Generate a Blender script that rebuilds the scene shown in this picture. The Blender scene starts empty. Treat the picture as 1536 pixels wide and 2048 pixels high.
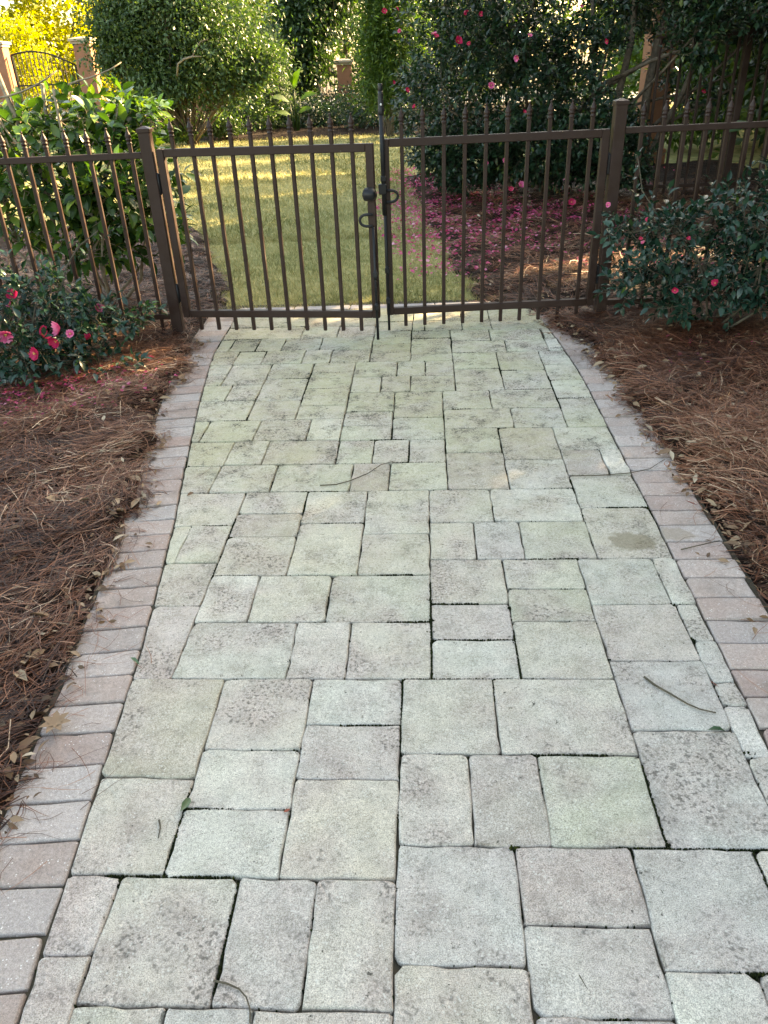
import bpy, math, random
import numpy as np
from mathutils import Vector, Matrix

random.seed(7); RNG = np.random.default_rng(11)
R = math.radians
sc = bpy.context.scene
COL = sc.collection

# ------------------------------------------------------------------ camera
CAM_H = 1.5; F_PX = 1548.0; PITCH = R(30.27); ROLL = R(2.511)
fw = Vector((0, math.cos(PITCH), -math.sin(PITCH))); rt0 = Vector((1, 0, 0)); dn0 = fw.cross(rt0)
rt = rt0 * math.cos(ROLL) + dn0 * math.sin(ROLL); dn = dn0 * math.cos(ROLL) - rt0 * math.sin(ROLL)
cam_d = bpy.data.cameras.new('camera'); cam = bpy.data.objects.new('camera', cam_d); COL.objects.link(cam)
cam_d.sensor_fit = 'VERTICAL'; cam_d.sensor_height = 36.0; cam_d.lens = F_PX / 2048 * 36.0
cam_d.clip_start = 0.05; cam_d.clip_end = 800
M = Matrix(((rt.x, -dn.x, -fw.x, 0), (rt.y, -dn.y, -fw.y, 0), (rt.z, -dn.z, -fw.z, CAM_H), (0, 0, 0, 1)))
cam.matrix_world = M
sc.camera = cam

# ------------------------------------------------------------------ sky, sun, exposure
SUN_EL = R(24); SUN_AZ = math.atan2(0.80, 0.57)          # azimuth from +Y towards +X
sun_dir = Vector((math.sin(SUN_AZ) * math.cos(SUN_EL), math.cos(SUN_AZ) * math.cos(SUN_EL), math.sin(SUN_EL)))
w = bpy.data.worlds.new('World'); sc.world = w; w.use_nodes = True
nt = w.node_tree; bg = nt.nodes['Background']
sky = nt.nodes.new('ShaderNodeTexSky'); sky.sky_type = 'NISHITA'; sky.sun_disc = False
sky.sun_elevation = SUN_EL; sky.sun_rotation = SUN_AZ; sky.air_density = 1.0; sky.dust_density = 2.5; sky.ozone_density = 1.0
nt.links.new(sky.outputs[0], bg.inputs[0]); bg.inputs[1].default_value = 0.115
sd = bpy.data.lights.new('sun', 'SUN'); sd.energy = 5.0; sd.angle = R(0.5); sd.color = (1.0, 0.83, 0.60)
so = bpy.data.objects.new('sun', sd); COL.objects.link(so); so.location = (10, 8, 12)
so.rotation_euler = sun_dir.to_track_quat('Z', 'Y').to_euler()
sc.view_settings.view_transform = 'Standard'; sc.view_settings.look = 'None'
sc.view_settings.gamma = 1; sc.view_settings.use_curve_mapping = False
sc.view_settings.exposure = 3.14
sc.view_settings.use_white_balance = True; sc.view_settings.white_balance_temperature = 9500; sc.view_settings.white_balance_tint = 6.5
try:
    sc.cycles.max_bounces = 8; sc.cycles.transparent_max_bounces = 8
except Exception: pass

# ------------------------------------------------------------------ helpers
def at(px, py, Y):
    """point of the place seen at photo pixel px,py that stands Y metres in front of the camera"""
    v = rt * ((px - 768) / F_PX) + dn * ((py - 1024) / F_PX) + fw
    return Vector((0, 0, CAM_H)) + v * (Y / v.y)
def gr(px, py, z=0.0):
    v = rt * ((px - 768) / F_PX) + dn * ((py - 1024) / F_PX) + fw
    return Vector((0, 0, CAM_H)) + v * ((z - CAM_H) / v.z)
def tag(o, label=None, cat=None, group=None, kind=None):
    if label: o['label'] = label
    if cat: o['category'] = cat
    if group: o['group'] = group
    if kind: o['kind'] = kind
    return o
def empty(name, loc=(0, 0, 0), rz=0, parent=None):
    o = bpy.data.objects.new(name, None); COL.objects.link(o); o.location = loc; o.rotation_euler = (0, 0, rz)
    o.empty_display_size = 0.1
    if parent: o.parent = parent
    return o
def link(name, me, parent=None, loc=None, rot=None, scale=None):
    o = bpy.data.objects.new(name, me); COL.objects.link(o)
    if parent: o.parent = parent
    if loc is not None: o.location = loc
    if rot is not None: o.rotation_euler = rot
    if scale is not None: o.scale = scale if hasattr(scale, '__len__') else (scale,) * 3
    return o
def npmesh(name, V, Fc, mat, smooth=False, rnd=None):
    """mesh from numpy arrays, all faces with the same corner count"""
    V = np.asarray(V, dtype=np.float32); Fc = np.asarray(Fc, dtype=np.int32)
    me = bpy.data.meshes.new(name); k = Fc.shape[1]
    me.vertices.add(len(V)); me.vertices.foreach_set('co', V.ravel())
    me.loops.add(Fc.size); me.loops.foreach_set('vertex_index', Fc.ravel())
    me.polygons.add(len(Fc)); me.polygons.foreach_set('loop_start', np.arange(0, Fc.size, k, dtype=np.int32))
    me.polygons.foreach_set('loop_total', np.full(len(Fc), k, dtype=np.int32))
    if smooth: me.polygons.foreach_set('use_smooth', np.ones(len(Fc), dtype=bool))
    if rnd is not None:
        a = me.attributes.new('rnd', 'FLOAT', 'POINT'); a.data.foreach_set('value', np.asarray(rnd, dtype=np.float32))
    me.materials.append(mat); me.update(calc_edges=True)
    return me
class MB:
    """collects boxes, tubes and lathes into one mesh"""
    def __init__(s): s.v = []; s.f = []; s.sm = []
    def add(s, V, Fs, smooth=False):
        b = len(s.v); s.v += [tuple(p) for p in V]
        for q in Fs: s.f.append(tuple(i + b for i in q)); s.sm.append(smooth)
    def box(s, x0, x1, y0, y1, z0, z1, bev=0.0):
        b = bev
        if b <= 0:
            V = [(x, y, z) for z in (z0, z1) for y in (y0, y1) for x in (x0, x1)]
            s.add(V, [(0, 2, 3, 1), (4, 5, 7, 6), (0, 1, 5, 4), (2, 6, 7, 3), (0, 4, 6, 2), (1, 3, 7, 5)]); return
        # box with chamfered vertical edges and top/bottom rims
        def ring(z, i):
            return [(x0 + b + i, y0 + i, z), (x1 - b - i, y0 + i, z), (x1 - i, y0 + b + i, z), (x1 - i, y1 - b - i, z),
                    (x1 - b - i, y1 - i, z), (x0 + b + i, y1 - i, z), (x0 + i, y1 - b - i, z), (x0 + i, y0 + b + i, z)]
        rs = [ring(z0, b * .7), ring(z0 + b, 0), ring(z1 - b, 0), ring(z1, b * .7)]
        V = sum(rs, []); Fs = [tuple(range(7, -1, -1)), tuple(range(24, 32))]
        for k in range(3):
            for i in range(8): j = (i + 1) % 8; Fs.append((k * 8 + i, k * 8 + j, k * 8 + 8 + j, k * 8 + 8 + i))
        s.add(V, Fs)
    def tube(s, pts, rad, n=6, cap=True):
        pts = [Vector(p) for p in pts]; m = len(pts)
        rad = rad if hasattr(rad, '__len__') else [rad] * m
        V = []; t0 = (pts[1] - pts[0]).normalized()
        a = t0.orthogonal().normalized()
        for i, p in enumerate(pts):
            t = (pts[min(i + 1, m - 1)] - pts[max(i - 1, 0)]).normalized()
            a = (a - t * a.dot(t)); a = a.normalized() if a.length > 1e-6 else t.orthogonal().normalized()
            c = t.cross(a)
            for k in range(n):
                an = 2 * math.pi * k / n; V.append(p + (a * math.cos(an) + c * math.sin(an)) * rad[i])
        Fs = []
        for i in range(m - 1):
            for k in range(n):
                q = (k + 1) % n; Fs.append((i * n + k, i * n + q, i * n + n + q, i * n + n + k))
        if cap: Fs += [tuple(range(n - 1, -1, -1)), tuple(range((m - 1) * n, m * n))]
        s.add(V, Fs, True)
    def lathe(s, prof, n=8, ph=0.0, c=(0, 0, 0), smooth=True):
        V = [(c[0] + r * math.cos(2 * math.pi * k / n + ph), c[1] + r * math.sin(2 * math.pi * k / n + ph), c[2] + z) for r, z in prof for k in range(n)]
        Fs = []
        for i in range(len(prof) - 1):
            for k in range(n): q = (k + 1) % n; Fs.append((i * n + k, i * n + q, i * n + n + q, i * n + n + k))
        Fs += [tuple(range(n - 1, -1, -1)), tuple(range((len(prof) - 1) * n, len(prof) * n))]
        s.add(V, Fs, smooth)
    def mesh(s, name, mat):
        me = bpy.data.meshes.new(name); me.from_pydata(s.v, [], s.f); me.materials.append(mat)
        me.polygons.foreach_set('use_smooth', s.sm); me.update(); return me
    def build(s, name, mat, parent=None, loc=None, rot=None): return link(name, s.mesh(name, mat), parent, loc, rot)

# ------------------------------------------------------------------ materials
class NT:
    def __init__(s, name):
        s.m = bpy.data.materials.new(name); s.m.use_nodes = True; s.t = s.m.node_tree; s.n = s.t.nodes; s.p = s.n['Principled BSDF']
    def node(s, typ, **kw):
        n = s.n.new(typ)
        for k, v in kw.items(): setattr(n, k, v)
        return n
    def L(s, a, b): s.t.links.new(a, b)
    def val(s, sock, v):
        if hasattr(v, 'bl_idname') or hasattr(v, 'is_output'): s.L(v, sock)
        else: sock.default_value = v
    def noise(s, scale, detail=3, rough=.55, vec=None, dist=0.0):
        n = s.node('ShaderNodeTexNoise'); n.inputs['Scale'].default_value = scale; n.inputs['Detail'].default_value = detail
        n.inputs['Roughness'].default_value = rough; n.inputs['Distortion'].default_value = dist
        if vec is not None: s.L(vec, n.inputs['Vector'])
        return n.outputs['Fac']
    def voro(s, scale, vec=None, feat='F1'):
        n = s.node('ShaderNodeTexVoronoi'); n.feature = feat; n.inputs['Scale'].default_value = scale
        if vec is not None: s.L(vec, n.inputs['Vector'])
        return n
    def ramp(s, fac, stops):
        n = s.node('ShaderNodeValToRGB'); e = n.color_ramp.elements
        while len(e) < len(stops): e.new(0.5)
        for q, (p, c) in zip(e, stops): q.position = p; q.color = (c, c, c, 1) if not hasattr(c, '__len__') else (*c, 1)
        s.L(fac, n.inputs[0]); return n.outputs[0]
    def mr(s, v, a, b, c=0.0, d=1.0):
        n = s.node('ShaderNodeMapRange'); n.interpolation_type = 'SMOOTHSTEP'; s.val(n.inputs[0], v)
        for i, q in enumerate((a, b, c, d)): n.inputs[i + 1].default_value = q
        return n.outputs[0]
    def math(s, op, a, b=0.0):
        n = s.node('ShaderNodeMath'); n.operation = op; s.val(n.inputs[0], a); s.val(n.inputs[1], b); return n.outputs[0]
    def mix(s, fac, a, b, blend='MIX'):
        n = s.node('ShaderNodeMix'); n.data_type = 'RGBA'; n.blend_type = blend
        s.val(n.inputs[0], fac); s.val(n.inputs[6], a if not isinstance(a, tuple) else (*a, 1)); s.val(n.inputs[7], b if not isinstance(b, tuple) else (*b, 1))
        return n.outputs[2]
    def pos(s): return s.node('ShaderNodeNewGeometry').outputs['Position']
    def attr(s, nm='rnd'): n = s.node('ShaderNodeAttribute'); n.attribute_name = nm; return n.outputs['Fac']
    def bump(s, h, strength=.3, dist=.01):
        b = s.node('ShaderNodeBump'); b.inputs['Strength'].default_value = strength; b.inputs['Distance'].default_value = dist
        s.L(h, b.inputs['Height']); s.L(b.outputs[0], s.p.inputs['Normal']); return b.outputs[0]
    def col(s, c): s.val(s.p.inputs['Base Color'], c if not isinstance(c, tuple) else (*c, 1))
    def rough(s, r, spec=.5): s.val(s.p.inputs['Roughness'], r); s.p.inputs['Specular IOR Level'].default_value = spec

def offset_pos(m):
    """world position shifted by a per-object amount so alike pieces do not share their grain"""
    oi = m.node('ShaderNodeObjectInfo'); mu = m.node('ShaderNodeVectorMath', operation='SCALE'); mu.inputs[0].default_value = (37, 53, 11)
    m.L(oi.outputs['Random'], mu.inputs['Scale']); ad = m.node('ShaderNodeVectorMath', operation='ADD')
    m.L(m.pos(), ad.inputs[0]); m.L(mu.outputs[0], ad.inputs[1]); return ad.outputs[0], oi
def mat_paver():
    m = NT('tumbled_concrete_paver'); P = m.pos(); Q, oi = offset_pos(m)
    c = oi.outputs['Color']
    sep = m.node('ShaderNodeSeparateXYZ'); m.L(P, sep.inputs[0])
    # blended batches of pigment inside one paver
    c = m.mix(m.mr(m.noise(5, 2, .5, Q), .35, .7), c, m.mix(.75, c, (.48, .40, .375)))
    c = m.mix(m.mr(m.noise(9, 3, .6, Q), .3, .75, .0, .45), c, m.mix(.6, c, (.64, .63, .60)))
    # sand and aggregate
    g1 = m.noise(420, 2, .7, Q); c = m.mix(.9, c, m.ramp(g1, [(.34, .52), (.66, 1.4)]), 'MULTIPLY')
    g2 = m.noise(120, 5, .8, Q); c = m.mix(.95, c, m.ramp(g2, [(.31, .42), (.45, .94), (.60, 1.07), (.72, 1.3)]), 'MULTIPLY')
    g3 = m.noise(16, 5, .7, Q); c = m.mix(.8, c, m.ramp(g3, [(.30, .70), (.5, 1.0), (.7, 1.16)]), 'MULTIPLY')
    v = m.voro(115, Q); chips = m.math('MULTIPLY', m.mr(v.outputs['Distance'], .20, .32, 1, 0), m.mr(m.noise(33, 2, .5, Q), .52, .60))
    c = m.mix(m.math('MULTIPLY', chips, .55), c, (.72, .72, .68))
    # green algae film, thicker towards the gate, and patchy
    alg = m.math('MULTIPLY', m.mr(sep.outputs[1], .9, 4.2, .12, 1.0), m.mr(m.noise(1.7, 4, .6, P), .28, .62, .25, 1))
    alg = m.math('MULTIPLY', alg, m.mr(m.noise(26, 3, .6, P), .2, .7, .55, 1))
    c = m.mix(m.math('MULTIPLY', alg, .8), c, m.mix(.68, c, (.40, .385, .185)))
    # black lichen specks in clusters
    cl = m.mr(m.noise(5.0, 4, .65, Q), .50, .63)
    sp = m.mr(m.noise(105, 4, .7, Q), .545, .58)
    far = m.mr(sep.outputs[1], 2.2, 4.8, .7, 1.0)
    dk = m.math('MULTIPLY', m.math('MULTIPLY', cl, sp), far)
    sp2 = m.mr(m.noise(62, 5, .75, Q), .645, .67)
    dk = m.math('MAXIMUM', dk, m.math('MULTIPLY', sp2, .95))
    c = m.mix(m.math('MULTIPLY', dk, .9), c, (.04, .04, .033))
    bl = m.math('MULTIPLY', m.mr(m.noise(6.0, 8, .9, P), .50, .63), m.mr(sep.outputs[1], 1.2, 3.8, .15, 1.0))
    bl = m.math('MULTIPLY', bl, m.mr(m.noise(105, 4, .75, P), .44, .56, .22, 1.15))
    c = m.mix(bl, c, (.06, .06, .045))
    # the damp brown stain on one paver and its neighbour
    def blob(cx, cy, rx, ry):
        mp = m.node('ShaderNodeMapping'); m.L(P, mp.inputs[0]); mp.inputs['Location'].default_value = (-cx / rx, -cy / ry, 0)
        mp.inputs['Scale'].default_value = (1 / rx, 1 / ry, 0)
        ln = m.node('ShaderNodeVectorMath', operation='LENGTH'); m.L(mp.outputs[0], ln.inputs[0])
        d = m.math('ADD', ln.outputs['Value'], m.math('MULTIPLY', m.math('SUBTRACT', m.noise(22, 3, .6, P), .5), 1.5))
        return m.mr(d, .70, 1.08, 1, 0)
    s1 = gr(1262, 1082); st = blob(s1.x, s1.y, .085, .065)
    c = m.mix(m.math('MULTIPLY', st, .62), c, (.19, .155, .09))
    m.col(c); m.rough(m.math('SUBTRACT', .88, m.math('MULTIPLY', st, .15)), .3)
    h = m.math('ADD', m.math('MULTIPLY', g2, .7), m.math('MULTIPLY', g1, .35)); h = m.math('SUBTRACT', h, m.math('MULTIPLY', dk, .35))
    m.bump(h, .8, .008); return m.m
def mat_brick():
    m = NT('concrete_brick'); P = m.pos(); Q, oi = offset_pos(m); c = oi.outputs['Color']
    c = m.mix(m.mr(m.noise(7, 3, .6, Q), .35, .7, 0, .75), c, m.mix(.5, c, (.46, .425, .405)))
    g1 = m.noise(420, 2, .7, Q); c = m.mix(.75, c, m.ramp(g1, [(.3, .6), (.7, 1.3)]), 'MULTIPLY')
    g2 = m.noise(110, 4, .7, Q); c = m.mix(.8, c, m.ramp(g2, [(.3, .66), (.6, 1.0), (.75, 1.15)]), 'MULTIPLY')
    v = m.voro(130, Q); ch = m.math('MULTIPLY', m.mr(v.outputs['Distance'], .14, .26, 1, 0), m.mr(m.noise(40, 2, .5, Q), .54, .62)); c = m.mix(ch, c, (.68, .66, .64))
    dirt = m.mr(m.noise(3.1, 4, .65, P), .52, .7, 0, .5); c = m.mix(dirt, c, (.16, .13, .11))
    s1 = gr(1345, 1068); mp = m.node('ShaderNodeMapping'); m.L(P, mp.inputs[0]); mp.inputs['Location'].default_value = (-s1.x / .09, -s1.y / .05, 0); mp.inputs['Scale'].default_value = (1 / .09, 1 / .05, 0)
    ln = m.node('ShaderNodeVectorMath', operation='LENGTH'); m.L(mp.outputs[0], ln.inputs[0])
    st = m.mr(m.math('ADD', ln.outputs['Value'], m.math('MULTIPLY', m.math('SUBTRACT', m.noise(22, 3, .6, P), .5), 1.5)), .62, 1.1, 1, 0)
    c = m.mix(m.math('MULTIPLY', st, .5), c, (.24, .19, .13))
    m.col(c); m.rough(.88, .3); m.bump(m.math('ADD', g2, m.math('MULTIPLY', g1, .4)), .5, .005); return m.m
def mat_noise(name, stops, scale, rough=.9, bump=.4, bd=.01, spec=.3, detail=5):
    m = NT(name); P = m.pos(); f = m.noise(scale, detail, .65, P); m.col(m.ramp(f, stops)); m.rough(rough, spec)
    if bump: m.bump(m.noise(scale * 3, 4, .65, P), bump, bd)
    return m.m
def mat_metal(name, c, rough=.45, spec=.3):
    m = NT(name); P = m.pos(); f = m.noise(9, 5, .65, P)
    cc = m.mix(m.mr(f, .35, .75, 0, .5), c, tuple(min(1, x * 1.45 + .012) for x in c)); g = m.noise(160, 3, .6, P)
    cc = m.mix(m.mr(m.noise(30, 4, .7, P), .66, .76, 0, .35), cc, (.16, .14, .11))
    m.col(cc); m.val(m.p.inputs['Roughness'], m.mr(f, .3, .7, rough - .07, rough + .16)); m.p.inputs['Specular IOR Level'].default_value = spec
    m.bump(g, .06, .002); return m.m
def mat_leaf(name, stops, rough=.33, trans=.25, tint=(1.0, 1.15, .35), spec=.5):
    m = NT(name); r = m.attr('rnd'); c = m.ramp(r, stops)
    c = m.mix(m.mr(m.noise(3.5, 2, .5, m.pos()), .3, .7, 0, .35), c, m.mix(.5, c, (.02, .03, .01)))
    m.col(c); m.val(m.p.inputs['Roughness'], rough); m.p.inputs['Specular IOR Level'].default_value = spec
    tb = m.node('ShaderNodeBsdfTranslucent'); m.L(m.mix(1.0, c, tint, 'MULTIPLY'), tb.inputs[0])
    # leaf tissue passes about as much yellow-green light as it reflects
    mx = m.node('ShaderNodeMixShader'); mx.inputs[0].default_value = trans
    m.L(m.p.outputs[0], mx.inputs[1]); m.L(tb.outputs[0], mx.inputs[2]); m.L(mx.outputs[0], m.n['Material Output'].inputs['Surface'])
    return m.m
def mat_rnd(name, stops, rough=.7, spec=.3, trans=0.0):
    m = NT(name); c = m.ramp(m.attr('rnd'), stops); m.col(c); m.rough(rough, spec)
    if trans:
        tb = m.node('ShaderNodeBsdfTranslucent'); m.L(c, tb.inputs[0]); mx = m.node('ShaderNodeMixShader'); mx.inputs[0].default_value = trans
        m.L(m.p.outputs[0], mx.inputs[1]); m.L(tb.outputs[0], mx.inputs[2]); m.L(mx.outputs[0], m.n['Material Output'].inputs['Surface'])
    return m.m

PAVER = mat_paver(); BRICK = mat_brick()
JOINT = mat_noise('joint_sand', [(.3, (.035, .03, .022)), (.7, (.075, .065, .045))], 60, .95, .5, .004)
MOSS = mat_rnd('moss', [(0, (.008, .011, .005)), (.6, (.018, .022, .008)), (1, (.06, .07, .014))], .95, .1)
SOIL = mat_noise('soil', [(.3, (.05, .036, .026)), (.7, (.10, .075, .055))], 14, .95, .5, .02)
STRAWBED = mat_noise('straw_litter', [(.25, (.006, .0035, .0026)), (.5, (.022, .011, .007)), (.75, (.055, .028, .017))], 38, .9, .8, .02, .2, 6)
NEEDLE_G = mat_rnd('weathered_pine_needle', [(0, (.020, .007, .0045)), (.35, (.10, .037, .020)), (.62, (.205, .082, .045)), (.85, (.33, .17, .105)), (1, (.52, .38, .27))], .5, .35)
NEEDLE = mat_rnd('pine_needle', [(0, (.024, .008, .005)), (.35, (.115, .038, .019)), (.62, (.225, .078, .039)), (.85, (.33, .15, .083)), (1, (.48, .32, .215))], .5, .35)
LAWN = mat_noise('lawn_turf', [(.25, (.12, .14, .045)), (.5, (.25, .24, .095)), (.75, (.38, .34, .165))], 7, .9, .6, .02, .2, 7)
BLADE = mat_rnd('grass_blade', [(0, (.14, .15, .045)), (.35, (.30, .275, .115)), (.65, (.48, .41, .19)), (1, (.66, .56, .31))], .55, .3, .25)
BRONZE = mat_metal('bronze_painted_aluminium', (.026, .0116, .0085))
BLACK = mat_metal('black_powder_coat', (.010, .010, .012), .38)
STEEL = mat_metal('worn_zinc_rod', (.20, .19, .18), .4, .6)
CHROME = mat_metal('latch_key_face', (.55, .54, .52), .3, .7)
BARK = mat_noise('grey_brown_bark', [(.3, (.06, .045, .034)), (.7, (.18, .14, .105))], 22, .9, .7, .01)
TWIG = mat_noise('pale_twig', [(.3, (.16, .12, .085)), (.7, (.34, .28, .21))], 30, .85, .4, .004)
GTWIG = mat_noise('dark_twig', [(.3, (.05, .042, .03)), (.7, (.12, .10, .07))], 30, .85, .4, .004)
STUCCO = mat_noise('terracotta_stucco', [(.3, (.27, .125, .075)), (.7, (.36, .17, .10))], 5, .9, .3, .006)
CAPST = mat_noise('cast_stone_cap', [(.3, (.42, .33, .24)), (.7, (.54, .45, .35))], 9, .9, .3, .006)
IRON = mat_metal('dark_iron', (.02, .016, .014), .5)
ROAD = mat_noise('pale_street', [(.3, (.22, .21, .19)), (.7, (.33, .31, .28))], 3, .9, .2, .01)
L_JAP = mat_leaf('glossy_camellia_leaf', [(0, (.014, .040, .014)), (.5, (.040, .10, .026)), (.8, (.085, .17, .032)), (1, (.24, .34, .06))], .24, .34)
L_SAS = mat_leaf('small_camellia_leaf', [(0, (.006, .024, .017)), (.5, (.014, .048, .034)), (.9, (.030, .078, .052)), (1, (.09, .17, .03))], .26, .18)
L_HED = mat_leaf('hedge_camellia_leaf', [(0, (.005, .018, .011)), (.5, (.013, .040, .021)), (.9, (.030, .068, .030)), (1, (.10, .14, .03))], .28, .20)
L_DRK = mat_leaf('dark_evergreen_leaf', [(0, (.018, .045, .018)), (.5, (.058, .112, .040)), (1, (.15, .22, .07))], .4, .3)
L_LIT = mat_leaf('light_green_leaf', [(0, (.03, .07, .012)), (.5, (.075, .145, .028)), (1, (.17, .25, .05))], .45, .4)
L_YEL = mat_leaf('yellow_green_leaf', [(0, (.20, .24, .02)), (.5, (.40, .40, .035)), (1, (.58, .52, .06))], .5, .6, (1, 1, .4))
L_GRY = mat_leaf('grey_green_leaf', [(0, (.05, .085, .055)), (1, (.14, .20, .15))], .5, .3)
PETAL = mat_rnd('magenta_petal', [(0, (.20, .035, .045)), (.22, (.50, .035, .12)), (.55, (.72, .10, .28)), (1, (.88, .40, .56))], .5, .3, .35)
REDPET = mat_rnd('crimson_petal', [(0, (.34, .008, .05)), (.6, (.52, .015, .085)), (1, (.66, .05, .16))], .45, .35, .3)
STAMEN = mat_noise('yellow_stamen', [(.3, (.62, .42, .08)), (.7, (.8, .62, .2))], 90, .7, 0)
DEADLEAF = mat_rnd('dead_leaf', [(0, (.08, .042, .022)), (.4, (.19, .11, .06)), (.75, (.31, .22, .14)), (1, (.42, .34, .25))], .6, .35)
GREENLEAF = mat_rnd('fallen_green_leaf', [(0, (.035, .075, .035)), (1, (.10, .17, .09))], .4, .4)
REDLEAF = mat_rnd('fallen_red_leaf', [(0, (.16, .03, .02)), (1, (.30, .07, .03))], .5, .4)

# ------------------------------------------------------------------ paving, laid in its own frame u (across) / v (along)
YA = R(-3.70); CA, SA = math.cos(YA), math.sin(YA)
def uvw(u, v): return u * CA - v * SA, u * SA + v * CA
LB = [(-1.345, 5.52), (-1.325, 5.419), (-1.305, 5.193), (-1.297, 5.025), (-1.293, 4.762), (-1.284, 4.523), (-1.255, 4.278), (-1.179, 3.744), (-1.122, 3.394), (-1.058, 3.019),
      (-1.010, 2.736), (-.973, 2.548), (-.929, 2.233), (-.891, 1.988), (-.849, 1.662), (-.832, 1.496), (-.811, 1.282), (-.789, 1.058), (-.776, .87), (-.757, .72), (-.735, .5), (-.71, 0), (-.70, -1.2)]
RB = [(.735, 5.52), (.745, 5.219), (.765, 4.936), (.79, 4.705), (.808, 4.443), (.822, 4.235), (.834, 3.947), (.837, 3.526), (.837, 3.0), (.836, 2.2), (.834, 1.4), (.830, .6), (.825, 0), (.82, -1.2)]
LBv = np.array(LB)[::-1]; RBv = np.array(RB)[::-1]
def lu(v): return float(np.interp(v, LBv[:, 1], LBv[:, 0]))
def ru(v): return float(np.interp(v, RBv[:, 1], RBv[:, 0]))
def clip(poly, p, n):
    """keep the side of the line through p where (q-p).n >= 0"""
    out = []
    for i in range(len(poly)):
        a, b = poly[i], poly[(i + 1) % len(poly)]
        da = (a[0] - p[0]) * n[0] + (a[1] - p[1]) * n[1]; db = (b[0] - p[0]) * n[0] + (b[1] - p[1]) * n[1]
        if da >= 0: out.append(a)
        if da * db < 0: t = da / (da - db); out.append((a[0] + (b[0] - a[0]) * t, a[1] + (b[1] - a[1]) * t))
    return out
def area(p): return abs(sum(p[i][0] * p[(i + 1) % len(p)][1] - p[(i + 1) % len(p)][0] * p[i][1] for i in range(len(p)))) / 2
def inset(poly, d):
    """offset a convex CCW polygon inwards"""
    q = poly
    for i in range(len(poly)):
        a, b = poly[i], poly[(i + 1) % len(poly)]; ex, ey = b[0] - a[0], b[1] - a[1]; l = math.hypot(ex, ey)
        if l < 1e-6: continue
        n = (-ey / l, ex / l); q = clip(q, (a[0] + n[0] * d, a[1] + n[1] * d), n)
        if len(q) < 3: return []
    return q
def slab(name, poly, mat, parent, color, r=.012, jit=.0016, z=0.0, thick=.06, tilt=(0, 0)):
    """one tumbled paver: rounded corners, worn uneven arris, slightly crowned top; poly in u,v (CCW)"""
    pts = []
    n = len(poly)
    for i in range(n):
        a, b, c = poly[i - 1], poly[i], poly[(i + 1) % n]
        la = math.hypot(a[0] - b[0], a[1] - b[1]); lc = math.hypot(c[0] - b[0], c[1] - b[1])
        if la < 1e-5 or lc < 1e-5: continue
        rr = min(r * random.choice((.5, .7, .9, 1.2, 2.0)), la * .4, lc * .4)
        p0 = (b[0] + (a[0] - b[0]) / la * rr, b[1] + (a[1] - b[1]) / la * rr); p1 = (b[0] + (c[0] - b[0]) / lc * rr, b[1] + (c[1] - b[1]) / lc * rr)
        m = (b[0] * .30 + (p0[0] + p1[0]) * .35, b[1] * .30 + (p0[1] + p1[1]) * .35)
        pts += [p0, m, p1]
        e = (c[0] + (b[0] - c[0]) / lc * min(r * 2.1, lc * .4), c[1] + (b[1] - c[1]) / lc * min(r * 2.1, lc * .4))
        k = max(1, int(math.hypot(e[0] - p1[0], e[1] - p1[1]) / .05))
        pts += [(p1[0] + (e[0] - p1[0]) * t / (k + 1), p1[1] + (e[1] - p1[1]) * t / (k + 1)) for t in range(1, k + 1)]
    pts = [(p[0] + random.gauss(0, jit), p[1] + random.gauss(0, jit)) for p in pts]
    cx = sum(p[0] for p in pts) / len(pts); cy = sum(p[1] for p in pts) / len(pts)
    N = len(pts); V = []
    for dz, ins in ((-thick, .0), (-.0055, .0), (-.0018, .0010), (-.0004, .0028), (0, .006)):
        for (u, v) in pts:
            d = math.hypot(u - cx, v - cy) or 1; s = max(0, 1 - (ins + random.uniform(0, .0015) * (ins > 0)) / d)
            uu, vv = cx + (u - cx) * s, cy + (v - cy) * s
            X, Y = uvw(uu, vv); V.append((X, Y, z + dz + (uu - cx) * tilt[0] + (vv - cy) * tilt[1] + (random.gauss(0, .0005) if dz > -.01 else 0)))
    Fs = []
    for k in range(4):
        for i in range(N): j = (i + 1) % N; Fs.append((k * N + i, k * N + j, (k + 1) * N + j, (k + 1) * N + i))
    X, Y = uvw(cx, cy)
    V.append((X, Y, z + .0004)); c = len(V) - 1
    for i in range(N): Fs.append((4 * N + i, 4 * N + (i + 1) % N, c))
    V = [(a - X, b - Y, q) for a, b, q in V]
    me = bpy.data.meshes.new(name); me.from_pydata(V, [], Fs); me.materials.append(mat)
    sm = [False] * N + [True] * (3 * N) + [False] * N; me.polygons.foreach_set('use_smooth', sm); me.update()
    o = link(name, me, parent, (X, Y, 0)); o.color = (*color, 1); return o

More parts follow.
